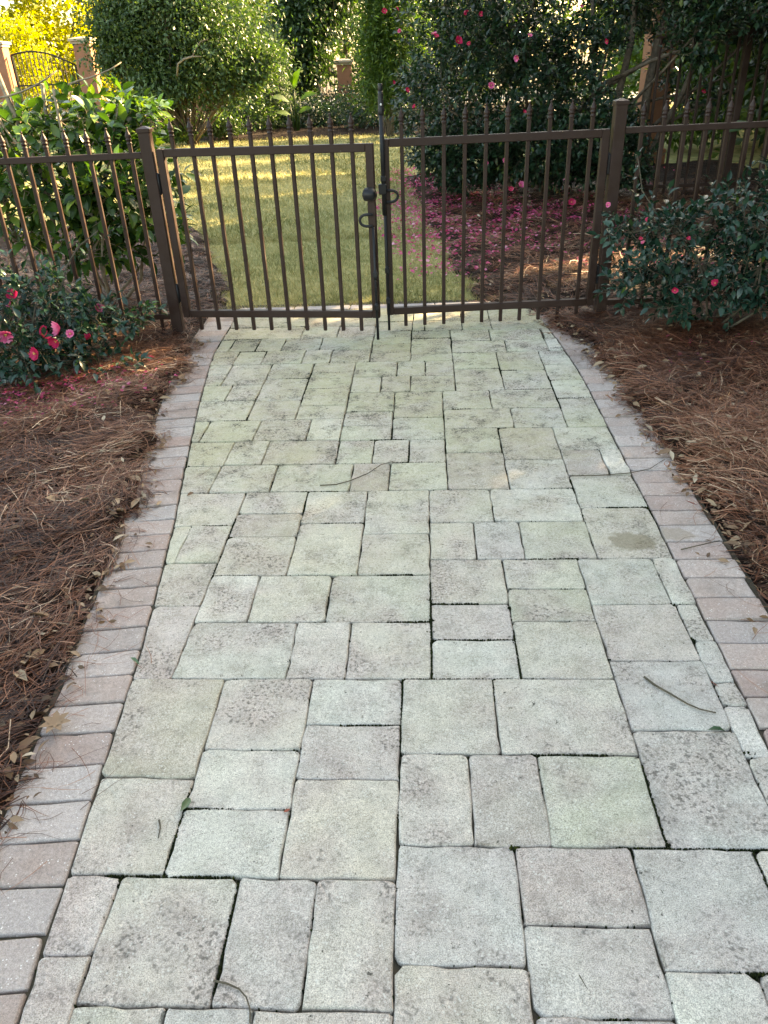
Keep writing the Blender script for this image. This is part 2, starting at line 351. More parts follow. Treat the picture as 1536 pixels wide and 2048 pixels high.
PAVE = """-0.833 1.286 -0.577 1.636 t;-0.577 1.375 -0.326 1.636 c;-0.326 1.461 -0.074 1.636 b;-0.326 1.284 -0.074 1.461 k;-0.577 1.196 -0.326 1.375 w;-0.808 1.021 -0.577 1.286 c;-0.577 1.021 -0.326 1.196 b;-0.326 1.021 -0.074 1.284 c;-0.780 0.845 -0.668 1.021 k;-0.769 0.683 -0.668 0.845 k;-0.668 0.756 -0.410 1.021 c;-0.410 0.756 -0.242 1.021 b;-0.242 0.756 -0.073 1.021 c;-0.668 0.607 -0.491 0.756 c;-0.491 0.612 -0.327 0.756 b;-0.327 0.619 -0.073 0.756 c;-0.074 1.105 0.095 1.366 c;0.095 1.105 0.264 1.366 p;0.264 1.105 0.513 1.366 g;0.513 1.105 0.771 1.450 b;-0.074 0.843 0.182 1.105 b;0.182 0.928 0.435 1.105 p;0.435 0.841 0.692 1.105 b;0.692 0.841 0.840 1.105 c;0.182 0.754 0.435 0.928 b;-0.073 0.625 0.182 0.843 c;0.182 0.632 0.435 0.754 b;0.435 0.637 0.605 0.841 w;0.605 0.641 0.840 0.841 c;0.008 2.485 0.251 2.737 c;0.251 2.485 0.582 2.737 w;0.008 2.235 0.171 2.485 c;0.171 2.235 0.336 2.485 b;0.336 2.235 0.582 2.485 g;0.008 1.983 0.256 2.235 c;0.256 2.062 0.512 2.235 c;0.256 1.893 0.512 2.062 y;0.008 1.806 0.256 1.983 k;0.008 1.636 0.256 1.806 b;0.256 1.636 0.512 1.893 c;0.512 1.976 0.761 2.235 b;0.512 1.712 0.771 1.976 k;0.513 1.450 0.771 1.712 b;0.761 1.977 0.843 2.235 w;0.771 1.800 0.849 1.977 w;0.771 1.625 0.849 1.800 b;0.771 1.538 0.854 1.625 w;0.771 1.362 0.840 1.538 w;0.771 1.105 0.840 1.362 w;-0.074 1.366 0.176 1.636 c;0.176 1.366 0.513 1.636 c;0.582 2.235 0.882 2.581 k;0.582 2.581 0.878 2.847 b;-1.064 2.477 -0.735 2.736 c;-0.735 2.563 -0.480 2.736 g;-0.735 2.394 -0.480 2.563 t;-0.480 2.486 -0.237 2.736 b;-0.480 2.146 -0.237 2.486 c;-0.237 2.404 0.008 2.737 c;-0.237 2.146 0.008 2.404 c;-0.735 2.146 -0.480 2.394 c;-0.893 2.227 -0.735 2.477 c;-1.018 2.227 -0.893 2.477 g;-0.998 1.978 -0.735 2.227 k;-0.957 1.636 -0.735 1.978 k;-0.735 1.893 -0.569 2.146 w;-0.569 1.893 -0.323 2.146 c;-0.323 1.893 0.008 2.146 c;-0.735 1.636 -0.405 1.893 b;-0.405 1.636 -0.237 1.893 c;-0.237 1.636 0.008 1.893 c;-1.112 2.736 -0.892 2.978 g;-0.892 2.736 -0.643 2.981 c;-0.643 2.736 -0.314 2.985 g;-0.314 2.737 -0.155 2.985 p;-0.155 2.737 0.085 2.985 g;-1.155 2.981 -0.885 3.230 t;-0.885 2.985 -0.722 3.229 c;-0.722 2.985 -0.396 3.229 t;-0.396 2.985 -0.236 3.220 g;-0.236 2.985 -0.078 3.220 c;-0.078 2.985 0.085 3.220 c;-1.180 3.230 -1.056 3.469 g;-1.056 3.230 -0.805 3.469 g;-0.805 3.229 -0.557 3.469 g;-0.557 3.229 -0.399 3.469 c;-0.399 3.220 -0.160 3.384 g;-0.399 3.384 -0.160 3.556 b;-0.399 3.556 -0.160 3.809 g;-0.160 3.220 0.085 3.474 g;-1.275 3.726 -1.048 3.951 g;-1.048 3.726 -0.884 3.951 c;-1.246 3.469 -0.883 3.726 c;-0.884 3.720 -0.641 4.035 b;-0.883 3.469 -0.641 3.720 c;-0.641 3.640 -0.399 3.876 g;-0.641 3.469 -0.399 3.640 c;-1.307 4.121 -1.119 4.275 g;-1.301 3.951 -1.119 4.121 g;-1.119 3.951 -0.884 4.280 g;-0.884 4.035 -0.641 4.280 c;-0.641 4.124 -0.400 4.280 c;-0.641 3.876 -0.399 4.124 c;-0.400 4.038 -0.160 4.280 g;-0.399 3.809 -0.239 4.038 b;-0.239 3.809 -0.081 4.038 p;-0.160 4.038 -0.001 4.280 c;-0.001 4.038 0.157 4.280 c;-0.081 3.809 0.157 4.038 t;-0.160 3.474 0.085 3.809 t;-1.335 4.275 -1.125 4.514 g;-1.125 4.280 -0.959 4.514 g;-0.959 4.280 -0.720 4.514 g;-0.720 4.280 -0.557 4.514 c;-0.557 4.280 -0.322 4.514 c;-0.322 4.445 -0.086 4.605 d;-0.322 4.280 -0.086 4.445 t;-0.086 4.280 0.157 4.694 y;-1.335 4.515 -1.202 4.754 g;-1.202 4.514 -1.038 4.754 d;-1.038 4.514 -0.876 4.754 c;-0.876 4.514 -0.642 4.754 g;-0.642 4.514 -0.322 4.754 g;-0.322 4.605 -0.086 4.862 y;-0.086 4.694 0.157 4.848 d;-1.346 4.754 -0.790 5.003 c;-0.790 4.754 -0.558 4.979 g;-0.558 4.754 -0.322 4.975 c;-1.359 5.003 -0.790 5.395 g;-0.790 4.979 -0.556 5.395 t;-0.556 4.975 -0.322 5.395 t;-0.322 4.862 -0.083 5.068 g;-0.322 5.068 -0.079 5.395 y;-0.004 4.848 0.238 5.064 g;-0.083 4.848 -0.004 5.064 g;-0.079 5.064 0.238 5.395 y;0.238 4.848 0.424 5.395 g;0.424 4.844 0.732 5.395 y;0.157 4.627 0.401 4.848 g;0.401 4.627 0.721 4.844 g;0.157 4.407 0.480 4.627 g;0.157 4.135 0.411 4.407 g;0.157 3.809 0.411 4.135 c;0.480 4.407 0.723 4.627 g;0.411 4.098 0.657 4.407 g;0.411 3.809 0.657 4.098 c;0.732 4.652 0.829 4.860 w;0.723 4.407 0.846 4.652 w;0.657 4.172 0.855 4.407 w;0.657 3.931 0.861 4.172 w;0.657 3.680 0.861 3.931 w;0.657 3.329 0.871 3.680 c;0.085 3.565 0.327 3.809 c;0.327 3.565 0.657 3.809 g;0.085 3.329 0.412 3.565 k;0.412 3.329 0.657 3.565 b;0.085 3.071 0.332 3.329 y;0.332 2.996 0.582 3.329 p;0.582 3.087 0.856 3.329 w;0.582 2.847 0.751 3.087 p;0.751 2.847 0.869 3.087 w;0.085 2.737 0.332 3.071 p;0.332 2.737 0.582 2.996 w"""
CC = dict(c=(.535, .50, .425), w=(.625, .60, .54), b=(.535, .515, .47), k=(.50, .445, .405), p=(.44, .375, .34), t=(.44, .395, .32), g=(.50, .485, .395), y=(.46, .45, .345), d=(.34, .33, .27))
# sand bed that shows in the joints
base = []
bv = [v for v in np.arange(-1.3, 5.65, .15)]
V = []; Fs = []
for v in bv:
    for u in (lu(v) - .22, ru(v) + .22): X, Y = uvw(u, v); V.append((X, Y, -.012))
for i in range(len(bv) - 1): Fs.append((2 * i, 2 * i + 1, 2 * i + 3, 2 * i + 2))
me = bpy.data.meshes.new('paved_path'); me.from_pydata(V, [], Fs); me.materials.append(JOINT); me.update()
path = link('paved_path', me); tag(path, kind='structure')
rects = []
for r in PAVE.strip().split(';'):
    t = r.split(); rects.append((*map(float, t[:4]), t[4]))
# rows that continue towards and behind the camera
v1 = .60; vmin = -1.2
while v1 > vmin:
    dv = random.choice((.14, .21, .27)); u = -.72 - random.uniform(0, .1)
    while u < .84:
        du = random.choice((.14, .21, .27, .34)); rects.append((u, v1 - dv, u + du, v1 if v1 < .59 else .64, random.choice('ccbbwkp'))); u += du
    v1 -= dv
JP = []                                                    # joint segments for moss
def lay(poly, tone):
    vm = sum(p[1] for p in poly) / len(poly); q = inset(poly, .0011 + .0012 * min(1, max(0, (vm - 2.0) / 1.5)))
    if len(q) < 3 or area(q) < 4e-4: return
    k = random.uniform(.93, 1.06); col = tuple(min(.75, x * k + random.uniform(-.012, .012)) for x in CC[tone])
    slab('paver', q, PAVER, path, col, .0085, .0016, random.gauss(0, .0012), .05, (random.gauss(0, .004), random.gauss(0, .004)))
for (u0, w0, u1, w1, tone) in rects:
    if w1 - w0 < .01: continue
    lefty = u0 < lu((w0 + w1) / 2) + .11; poly = [(u0 - (.25 if u0 < lu(w0) + .02 or u0 < lu(w1) + .02 else 0), w0), (u1, w0), (u1, w1), (u0 - (.25 if u0 < lu(w0) + .02 or u0 < lu(w1) + .02 else 0), w1)]
    a, b = lu(w0), lu(w1); l = math.hypot(b - a, w1 - w0); poly = clip(poly, (a, w0), ((w1 - w0) / l, -(b - a) / l))
    a, b = ru(w0), ru(w1)
    if u1 > min(a, b) - .03: poly = [(p[0] + (.2 if abs(p[0] - u1) < 1e-9 else 0), p[1]) for p in poly]
    l = math.hypot(b - a, w1 - w0); poly = clip(poly, (a, w0), (-(w1 - w0) / l, (b - a) / l))
    if len(poly) < 3 or area(poly) < 5e-4: continue
    lay(poly, tone)
    for i in range(len(poly)): JP.append((poly[i], poly[(i + 1) % len(poly)]))
    # a cut sliver fills what is left between a paver that stops short of the left edging and the edging
    a, b = lu(w0), lu(w1); gap = u0 - max(a, b)
    if lefty and u0 > min(a, b) + .004 and u0 - .11 < max(a, b) and not any(abs(q[2] - u0) < .02 and min(q[3], w1) - max(q[1], w0) > .03 for q in rects):
        sl = clip([(u0 - .3, w0), (u0, w0), (u0, w1), (u0 - .3, w1)], (a, w0), ((w1 - w0) / math.hypot(b - a, w1 - w0), -(b - a) / math.hypot(b - a, w1 - w0)))
        if len(sl) > 2 and area(sl) > 8e-4: lay(sl, random.choice('gck'))
# brick edging: headers set square to each edge, and a row across the end at the lawn
def edging(fu, side, va, vb, name, cols):
    # walk the edge curve by arc length
    P = [(fu(v), v) for v in np.arange(vb, va, -.01)]; s = 0; last = None; marks = [P[0]]
    for a, b in zip(P, P[1:]):
        s += math.hypot(b[0] - a[0], b[1] - a[1])
        if s >= .1065: marks.append(b); s = 0
    for a, b in zip(marks, marks[1:]):
        ex, ey = b[0] - a[0], b[1] - a[1]; l = math.hypot(ex, ey); n = (side * abs(ey) / l, (ex / l) * (1 if ey < 0 else -1) * -side * -1 * 1.0)
        n = (-ey / l, ex / l)
        if n[0] * side < 0: n = (-n[0], -n[1])
        j = random.uniform(-.004, .004); L = .205 + random.uniform(-.003, .003); o = .003
        q = [(a[0] + n[0] * (o + j * .3), a[1] + n[1] * (o + j * .3)), (b[0] + n[0] * (o + j * .3), b[1] + n[1] * (o + j * .3)),
             (b[0] + n[0] * (L + j), b[1] + n[1] * (L + j)), (a[0] + n[0] * (L + j), a[1] + n[1] * (L + j))]
        if side < 0: q = q if sum((q[i][0] * q[(i + 1) % 4][1] - q[(i + 1) % 4][0] * q[i][1]) for i in range(4)) > 0 else q[::-1]
        if sum((q[i][0] * q[(i + 1) % 4][1] - q[(i + 1) % 4][0] * q[i][1]) for i in range(4)) < 0: q = q[::-1]
        q = inset(q, .0028)
        if len(q) < 3: continue
        c = random.choice(cols); k = random.uniform(.88, 1.1)
        slab('brick', q, BRICK, path, tuple(x * k for x in c), .006, .0008, random.gauss(-.002, .0015), .05, (random.gauss(0, .008), random.gauss(0, .008)))
edging(lu, -1, -1.1, 5.40, 'brick', [(.42, .355, .325), (.40, .32, .285), (.37, .28, .245), (.43, .38, .355), (.39, .295, .26)])
edging(ru, 1, -1.1, 5.20, 'brick', [(.44, .35, .31), (.42, .32, .28), (.40, .30, .265), (.45, .38, .35)])
u = -1.33
while u < .72:
    q = inset([(u, 5.40), (u + .2, 5.40), (u + .2, 5.50), (u, 5.50)], .003); c = random.choice([(.42, .38, .36), (.40, .36, .36)])
    slab('brick', q, BRICK, path, c, .006, .0008, -.001); u += .2

# ------------------------------------------------------------------ moss in the joints
V = []; Fs = []; rn = []
def mossblob(x, y, r, t):
    b = len(V); n = 6
    for k in range(n): a = 2 * math.pi * k / n + t; V.append((x + r * math.cos(a) * random.uniform(.7, 1.3), y + r * math.sin(a) * random.uniform(.7, 1.3), -.012))
    for k in range(n): a = 2 * math.pi * k / n + t + .4; V.append((x + r * .7 * math.cos(a), y + r * .7 * math.sin(a), -.005 + random.uniform(0, .006)))
    V.append((x, y, random.uniform(-.004, .0045))); q = min(1, max(0, random.gauss(.35, .25))); rn.extend([q] * 13)
    for k in range(n):
        j = (k + 1) % n; Fs.extend([(b + k, b + j, b + 6 + j), (b + k, b + 6 + j, b + 6 + k), (b + 6 + k, b + 6 + j, b + 12)])
def mfield(u, v):
    a = math.sin(u * 5.1 + 1.3) * math.sin(v * 4.3 + .4) + .6 * math.sin(u * 11 + v * 7) + .4 * math.sin(v * 17 - u * 13)
    return a - .35 + .9 * math.exp(-((u + .03) / .12) ** 2) * math.exp(-((v - 1.7) / .8) ** 2) + .7 * math.exp(-((u - .35) / .25) ** 2) * math.exp(-((v - 1.4) / .7) ** 2)
for (a, b) in JP:
    l = math.hypot(b[0] - a[0], b[1] - a[1])
    for k in range(int(l / .0022)):
        t = random.random(); uu, vv = a[0] + (b[0] - a[0]) * t, a[1] + (b[1] - a[1]) * t
        f = mfield(uu, vv)
        if vv < .4 or random.random() > (.012 if f < .45 else .62): continue
        x, y = uvw(uu + random.gauss(0, .001), vv + random.gauss(0, .001)); mossblob(x, y, random.uniform(.0016, .0032) + .0022 * max(0, f - .6) * random.random(), random.random())
for (px, py, r) in [(1030, 1696, .016), (1036, 1712, .009), (1022, 1695, .010), (1336, 1692, .009), (1215, 1318, .009), (1385, 1278, .007), (1347, 1208, .010), (1166, 1030, .010), (861, 1200, .011), (862, 1240, .012), (862, 1262, .010), (1018, 1215, .008), (1028, 1285, .009), (1296, 1560, .008), (800, 1480, .009), (798, 1550, .008), (590, 1500, .008), (790, 672, .02), (800, 674, .02), (1500, 1505, .012)]:
    g = gr(px, py)
    for k in range(6): mossblob(g.x + random.gauss(0, r * .5), g.y + random.gauss(0, r * .5), r * random.uniform(.3, .55), random.random())
mo = link('moss', npmesh('moss', V, Fs, MOSS, True, rn)); tag(mo, 'green and blackish moss growing in the joints between the pavers', 'moss', kind='stuff')

# ------------------------------------------------------------------ ground, lawn, beds
def sheet(name, x0, x1, y0, y1, z, mat, kind='structure'):
    me = bpy.data.meshes.new(name); me.from_pydata([(x0, y0, z), (x1, y0, z), (x1, y1, z), (x0, y1, z)], [], [(0, 1, 2, 3)]); me.materials.append(mat)
    return tag(link(name, me), kind=kind)
sheet('ground', -250, 250, -150, 400, -.12, SOIL)
sheet('street', -120, 120, 31.5, 41, -.02, ROAD)
lw = sheet('lawn', -7.5, 14, 5.56, 27, -.022, LAWN)
# edges of the pine straw: x of the left bed's right edge and of the right bed's left edge
XL = np.array([(-1.5, -.86), (1.2, -.93), (1.4, -.90), (1.53, -.93), (1.69, -.915), (1.82, -.90), (2.09, -.948), (2.26, -.957), (2.45, -.975), (2.66, -.987), (2.9, -.976), (3.1, -1.007), (3.42, -1.02), (3.62, -1.11), (3.93, -1.14), (4.0, -1.086), (4.37, -1.095),
               (4.7, -1.13), (5.2, -1.13), (5.5, -1.05), (6.43, -1.19), (7.66, -1.55), (9.4, -2.04), (12, -2.68), (18.4, -4.2), (20.2, -5.0), (20.6, 1.5), (22, 6)])
XR = np.array([(-1.5, 1.10), (1.9, 1.17), (2.16, 1.18), (2.57, 1.205), (2.81, 1.22), (3.17, 1.22), (3.53, 1.19), (3.76, 1.205), (3.95, 1.19), (4.38, 1.2), (4.6, 1.17), (4.85, 1.09), (5.2, 1.03), (5.54, .66), (6.1, .71), (6.6, .62), (7.4, .67), (8.5, .56), (10.1, .58), (12.9, .47), (14.1, .77), (19, .72), (20.4, .3), (22, 0)])
def xl(y): return np.interp(y, XL[:, 0], XL[:, 1])
def xr(y): return np.interp(y, XR[:, 0], XR[:, 1])
def wob(x, y): return .028 * np.sin(3.7 * y + 2 * x) + .030 * np.sin(9 * x + 13 * y) + .022 * np.sin(23 * x - 17 * y + 1) + .012 * np.sin(47 * y + 31 * x)
def bedh(x, y, side):
    d = (xl(y) - x) if side < 0 else (x - xr(y)); d = d + wob(x, y) * .7
    t = np.clip((d + .035) / .16, 0, 1); t = t * t * (3 - 2 * t)
    h = -.05 + .078 * t + .014 * np.sin(5.3 * x + 2.1 * y) * t + .010 * np.sin(9.7 * y - 6.1 * x + .7) * t + .006 * np.sin(31 * x + 3) * np.sin(27 * y) * t
    return h
def bed(name, side, x0, x1, y0, y1, st):
    xs = np.arange(x0, x1 + st, st); ys = np.arange(y0, y1 + st, st); X, Y = np.meshgrid(xs, ys); Zz = bedh(X, Y, side)
    V = np.stack([X, Y, Zz], -1).reshape(-1, 3); nx = len(xs); i, j = np.meshgrid(np.arange(len(ys) - 1), np.arange(nx - 1), indexing='ij'); a = (i * nx + j).ravel()
    Fs = np.stack([a, a + 1, a + nx + 1, a + nx], -1); keep = (Zz.ravel()[Fs].max(1) > -.049); Fs = Fs[keep]
    return tag(link(name, npmesh(name, V, Fs, STRAWBED, True)), kind='structure')
bed('pine_straw_bed_left', -1, -5.0, -.7, -1.2, 9.0, .035)
bed('pine_straw_bed_right', 1, .4, 5.2, -1.2, 12.4, .035)
# bed with shrubs beyond the lawn
V = []; Fs = []
n = 60
for i in range(n + 1):
    x = -16 + 24 * i / n
    y0 = 20.6 + .35 * math.sin(x * .9) + .12 * math.sin(x * 2.7) + (max(0, x + .2) * -.9 if x < 2 else -2)
    for k, (yy, z) in enumerate(((y0 - .15, -.03), (y0 + .15, .03), (y0 + 1.5, .08), (31, .02))): V.append((x, yy, z))
for i in range(n):
    for k in range(3): a = i * 4 + k; Fs.append((a, a + 4, a + 5, a + 1))
tag(link('pine_straw_bed_far', npmesh('pine_straw_bed_far', V, Fs, STRAWBED, True)), kind='structure')

# ------------------------------------------------------------------ pine needles (nobody could count them)
def ribbons(P, D, L, W, up, curve, seg=2):
    """thin bent strips: start P, direction D, length L, width W, bent sideways by curve; returns verts, tris"""
    n = len(P); S = np.cross(D, up); S /= np.linalg.norm(S, axis=1, keepdims=True) + 1e-9
    ts = np.linspace(0, 1, seg + 1); V = []
    for t in ts:
        c = P + D * (L * t)[:, None] + S * (curve * L * (t * (1 - t)) * 4 * .25)[:, None]
        wv = W * (1 - .75 * t * t); V += [c + S * wv[:, None] * .5 + up * .0, c - S * wv[:, None] * .5]
    V = np.stack(V, 1); k = V.shape[1]; F0 = []
    for s in range(seg): F0 += [(2 * s, 2 * s + 1, 2 * s + 3), (2 * s, 2 * s + 3, 2 * s + 2)]
    Fs = (np.arange(n) * k)[:, None, None] + np.array(F0)[None]
    return V.reshape(-1, 3), Fs.reshape(-1, 3), k
def needles(name, side, x0, x1, y0, y1, n, label, lmin=.10, lmax=.24, spill=.05, wid=.0030):
    x = RNG.uniform(x0, x1, n * 2); y = RNG.uniform(y0, y1, n * 2)
    d = ((xl(y) - x) if side < 0 else (x - xr(y))) + wob(x, y) * .7
    keep = (d > np.where(RNG.random(len(x)) < .04, -.06, .005 + .035 * RNG.random(len(x)))) ; x, y, d = x[keep][:n], y[keep][:n], d[keep][:n]; n = len(x)
    # needles lie in swept tufts: direction follows a slow field plus scatter
    x = np.repeat(x[::3], 3)[:n]; y = np.repeat(y[::3], 3)[:n]; d = np.repeat(d[::3], 3)[:n]; bun = RNG.normal(0, .8, n)[np.arange(n) // 3]
    fld = 1.6 * np.sin(1.7 * x + .9 * y) + 1.3 * np.sin(2.3 * y - 1.1 * x + 2) + .8 * np.sin(6 * x + 5 * y)
    a = fld + bun + RNG.normal(0, .13, n); pit = RNG.normal(.02, .16, n)
    D = np.stack([np.cos(a) * np.cos(pit), np.sin(a) * np.cos(pit), np.sin(pit)], -1)
    L = RNG.uniform(lmin, lmax, n) * np.clip(.45 + d * 3.2, .45, 1); P0 = np.stack([x, y, np.zeros(n)], -1) - D * (L * .5)[:, None]
    gh = np.maximum(bedh(x, y, side), .0); P0[:, 2] = gh + RNG.uniform(.001, .030, n) * np.clip(d * 8 + .25, .08, 1) - D[:, 2] * L * .5 * np.clip(d * 6, .1, 1)
    D[:, 2] *= np.clip(d * 6, .12, 1)
    up = np.stack([RNG.normal(0, .35, n), RNG.normal(0, .35, n), np.ones(n)], -1)
    V, Fs, k = ribbons(P0, D, L, RNG.uniform(.7, 1.25, n) * wid, up, RNG.normal(0, .35, n), 3)
    tone = np.clip(.38 + .13 * np.sin(2.1 * x + 1.4 * y + side) + .12 * np.sin(7 * x - 5 * y) + RNG.normal(0, .28, n), 0, 1)
    o = link(name, npmesh(name, V, Fs, NEEDLE_G if side < 0 else NEEDLE, False, np.repeat(tone, k)))
    return tag(o, label, 'pine straw', kind='stuff')
needles('pine_straw', -1, -2.7, -.80, .7, 4.95, 46000, 'loose brown pine needles covering the bed beside the greyer brick edging')
needles('pine_straw', 1, .95, 3.1, 1.6, 5.0, 52000, 'loose reddish pine needles covering the bed beside the pink brick edging')
needles('pine_straw', -1, -3.6, -.95, 4.95, 8.5, 15000, 'shaded pine needles under the large camellia behind the fence', wid=.0042)
needles('pine_straw', 1, .5, 4.5, 5.0, 10.5, 26000, 'pine needles and petals under the tall hedge behind the gate', wid=.0042)
# stray needles blown on to the paving
n = 420; y = RNG.uniform(1.0, 5.0, n); sd_ = RNG.random(n) < .62
x = np.where(sd_, xl(y) + RNG.exponential(.045, n), xr(y) - RNG.exponential(.045, n))
a = RNG.uniform(0, 6.28, n); D = np.stack([np.cos(a), np.sin(a), RNG.uniform(-.01, .02, n)], -1); L = RNG.uniform(.06, .16, n)
V, Fs, k = ribbons(np.stack([x, y, RNG.uniform(.003, .006, n)], -1) - D * (L * .5)[:, None], D, L, np.full(n, .0018), np.tile([0, 0, 1.], (n, 1)), RNG.normal(0, .6, n), 3)
tag(link('pine_straw', npmesh('stray_needles', V, Fs, NEEDLE, False, np.repeat(RNG.uniform(.1, .8, n), k))), 'stray pine needles strewn on the brick edging', 'pine straw', kind='stuff')

# ------------------------------------------------------------------ lawn blades
def blades(n, y0, y1, h, wd, dens=1.0):
    y = y0 + (y1 - y0) * RNG.random(n) ** 1.3; x = RNG.uniform(-4.5, 1.6, n) if y1 < 13 else RNG.uniform(-7, 2.2, n)
    k_ = (x > xl(y) - .1 + RNG.normal(0, .05, n)) & (x < xr(y) + .12 + RNG.normal(0, .08, n)); x, y = x[k_], y[k_]; n = len(x)
    a = RNG.uniform(0, 6.28, n); ln = RNG.uniform(.2, 1.3, n); D = np.stack([np.cos(a) * ln, np.sin(a) * ln, np.ones(n)], -1); D /= np.linalg.norm(D, axis=1, keepdims=True)
    up = np.stack([RNG.normal(0, 1, n), RNG.normal(0, 1, n), RNG.normal(0, .3, n)], -1)
    V, Fs, k = ribbons(np.stack([x, y, np.full(n, -.022)], -1), D, RNG.uniform(.6, 1.3, n) * h, RNG.uniform(.7, 1.3, n) * wd, up, RNG.normal(0, .5, n), 2)
    t = np.clip(.48 + .17 * np.sin(1.9 * x + .8 * y) + .14 * np.sin(3.1 * y - 2 * x) + .10 * np.sin(9 * x + 7 * y) - .10 * np.clip((y - 8) / 5, 0, 1) + RNG.normal(0, .2, n) - .04, 0, 1)
    return V, Fs, np.repeat(t, k)
Vs = []; Fq = []; ts = []; off = 0
for args in ((42000, 5.52, 8.2, .045, .0035), (36000, 8.0, 12.8, .05, .006), (26000, 12.5, 20.8, .06, .011)):
    V, Fs, t = blades(*args); Vs.append(V); Fq.append(Fs + off); ts.append(t); off += len(V)
tag(link('grass', npmesh('grass', np.concatenate(Vs), np.concatenate(Fq), BLADE, False, np.concatenate(ts))), 'short olive and straw coloured lawn grass behind the gate', 'grass', kind='stuff')

# ------------------------------------------------------------------ fence posts, fence panels and the double gate
FY = 4.95
def finial_mesh():
    m = MB(); m.lathe([(.0125, 0), (.0165, .002), (.0165, .006), (.0135, .008), (.0135, .021), (.0170, .023), (.0170, .0265), (.0115, .030), (.0185, .040), (.0170, .047), (.0105, .062), (.0052, .076), (.0040, .080), (.0062, .084), (.0062, .088), (.0035, .0915)], 8, R(22.5))
    return m.mesh('finial', BRONZE)
FIN = finial_mesh()
def picket(parent, x, z0, z1, wd=.0215, y=0.0, fin=True):
    m = MB(); h = wd / 2; m.box(-h, h, -h, h, z0, z1 - .088, .0022); o = m.build('picket', BRONZE, parent, (x, y, 0))
    if fin: link('finial', FIN, o, (0, 0, z1 - .0905))
    return o
def rail(parent, name, x0, x1, zc, h=.043, d=.034, bev=.003):
    m = MB(); m.box(x0, x1, -d / 2, d / 2, zc - h / 2, zc + h / 2, bev); return m.build(name, BRONZE, parent)
def post(x, y, z1, label):
    t = empty('fence_post', (x, y, 0)); h = .034
    m = MB(); m.box(-h, h, -h, h, -.05, z1 - .03, .004); m.build('shaft', BRONZE, t)
    m = MB(); c = .0385; m.box(-c, c, -c, c, z1 - .034, z1 - .012, .003)
    V = [(-c * .97, -c * .97, z1 - .012), (c * .97, -c * .97, z1 - .012), (c * .97, c * .97, z1 - .012), (-c * .97, c * .97, z1 - .012), (-.007, -.007, z1), (.007, -.007, z1), (.007, .007, z1), (-.007, .007, z1)]
    m.add(V, [(0, 1, 5, 4), (1, 2, 6, 5), (2, 3, 7, 6), (3, 0, 4, 7), (4, 5, 6, 7)]); m.build('cap', BRONZE, t)
    return tag(t, label, 'post', 'bronze fence posts')
PLX, PRX = -1.274, 1.451
post(PLX, FY, 1.226, 'square bronze gate post where the shaded camellia grows behind')
post(PRX, FY, 1.262, 'square bronze gate post beside the low dark camellia bush')
post(PLX - 2.2, FY, 1.226, 'square bronze line post far along the fence by the pruned camellia')
post(PRX + 2.2, FY, 1.262, 'square bronze line post beyond the low dark camellia bush')
def panel(x0, x1, ztop, zbot, zfin, first, pitch, label):
    t = empty('picket_fence', (0, FY, 0)); rail(t, 'top_rail', x0, x1, ztop, .034, .030); rail(t, 'bottom_rail', x0, x1, zbot, .034, .030)
    x = first
    while x0 + .03 < x < x1 - .03: picket(t, x, .012, zfin); x += pitch
    return tag(t, label, 'fence', 'bronze fence panels')
panel(PLX - 2.164, PLX - .036, 1.075, .135, 1.225, -1.372, -.1205, 'bronze picket fence panel running past the large glossy camellia')
panel(PRX + .036, PRX + 2.164, 1.095, .100, 1.240, 1.588, .1245, 'bronze picket fence panel half hidden by the low camellia bush')
def leaf_gate(px0, py0, px1, py1, ztop, zbot, zfin, zpb, n, label):
    L = math.hypot(px1 - px0, py1 - py0); rz = math.atan2(py1 - py0, px1 - px0); t = empty('gate', (px0, py0, 0), rz); s = .045
    for x in (0, L - s):
        m = MB(); m.box(x, x + s, -.0195, .0195, zbot - .0216, ztop + .0216, .003); m.build('stile', BRONZE, t)
    rail(t, 'top_rail', s + .0005, L - s - .0005, ztop, .043, .036); rail(t, 'bottom_rail', s + .0005, L - s - .0005, zbot, .043, .036)
    a = s + .06; b = L - s - .075
    for i in range(n): picket(t, a + (b - a) * i / (n - 1), zpb, zfin)
    return tag(t, label, 'gate', 'double gate leaves'), L
GL, LL = leaf_gate(-1.222, 4.945, .030, 4.735, 1.083, .150, 1.258, .045, 10, 'bronze gate leaf with its loop handle set low, hinged beside the big camellia')
GR, LR = leaf_gate(1.400, 4.945, .075, 4.925, 1.086, .112, 1.266, .012, 10, 'bronze gate leaf carrying the tall black latch, in front of the dark flowering hedge')
# hinges
for g_, zs in ((GL, (.28, .92)), (GR, (.28, .92))):
    for z in zs:
        m = MB(); m.box(-.020, -.002, -.014, .014, z - .055, z + .055, .003); m.tube([(-.011, -.020, z - .06), (-.011, -.020, z + .06)], .007, 8); m.build('hinge', BLACK, g_)
# tall magnetic latch on the right leaf (local x runs from the hinge to the free end, y away from the house is negative here)
sg = 1  # leaf GR is turned by pi, so its camera side is +y
m = MB(); x = LR - .006; yl = .036
m.tube([(x, yl, .70), (x, yl, 1.30)], .0135, 10); lt = m.build('latch_tube', BLACK, GR)
m = MB(); m.lathe([(.017, 1.235), (.0185, 1.24), (.0185, 1.262), (.0165, 1.268), (.0150, 1.335), (.0130, 1.352)], 10, 0, (x, yl, 0)); m.build('latch_head', BLACK, lt)
m = MB(); m.lathe([(.0115, 1.350), (.0130, 1.354), (.0130, 1.383), (.0105, 1.388)], 10, 0, (x, yl, 0)); m.build('latch_knob', BLACK, lt)
m = MB(); m.tube([(x, yl + .016, 1.285), (x, yl + .0205, 1.286)], .0062, 8); m.build('keyhole', CHROME, lt)
m = MB(); m.box(x - .017, x + .03, yl - .02, yl + .016, .815, .872, .004); m.build('latch_body', BLACK, lt)
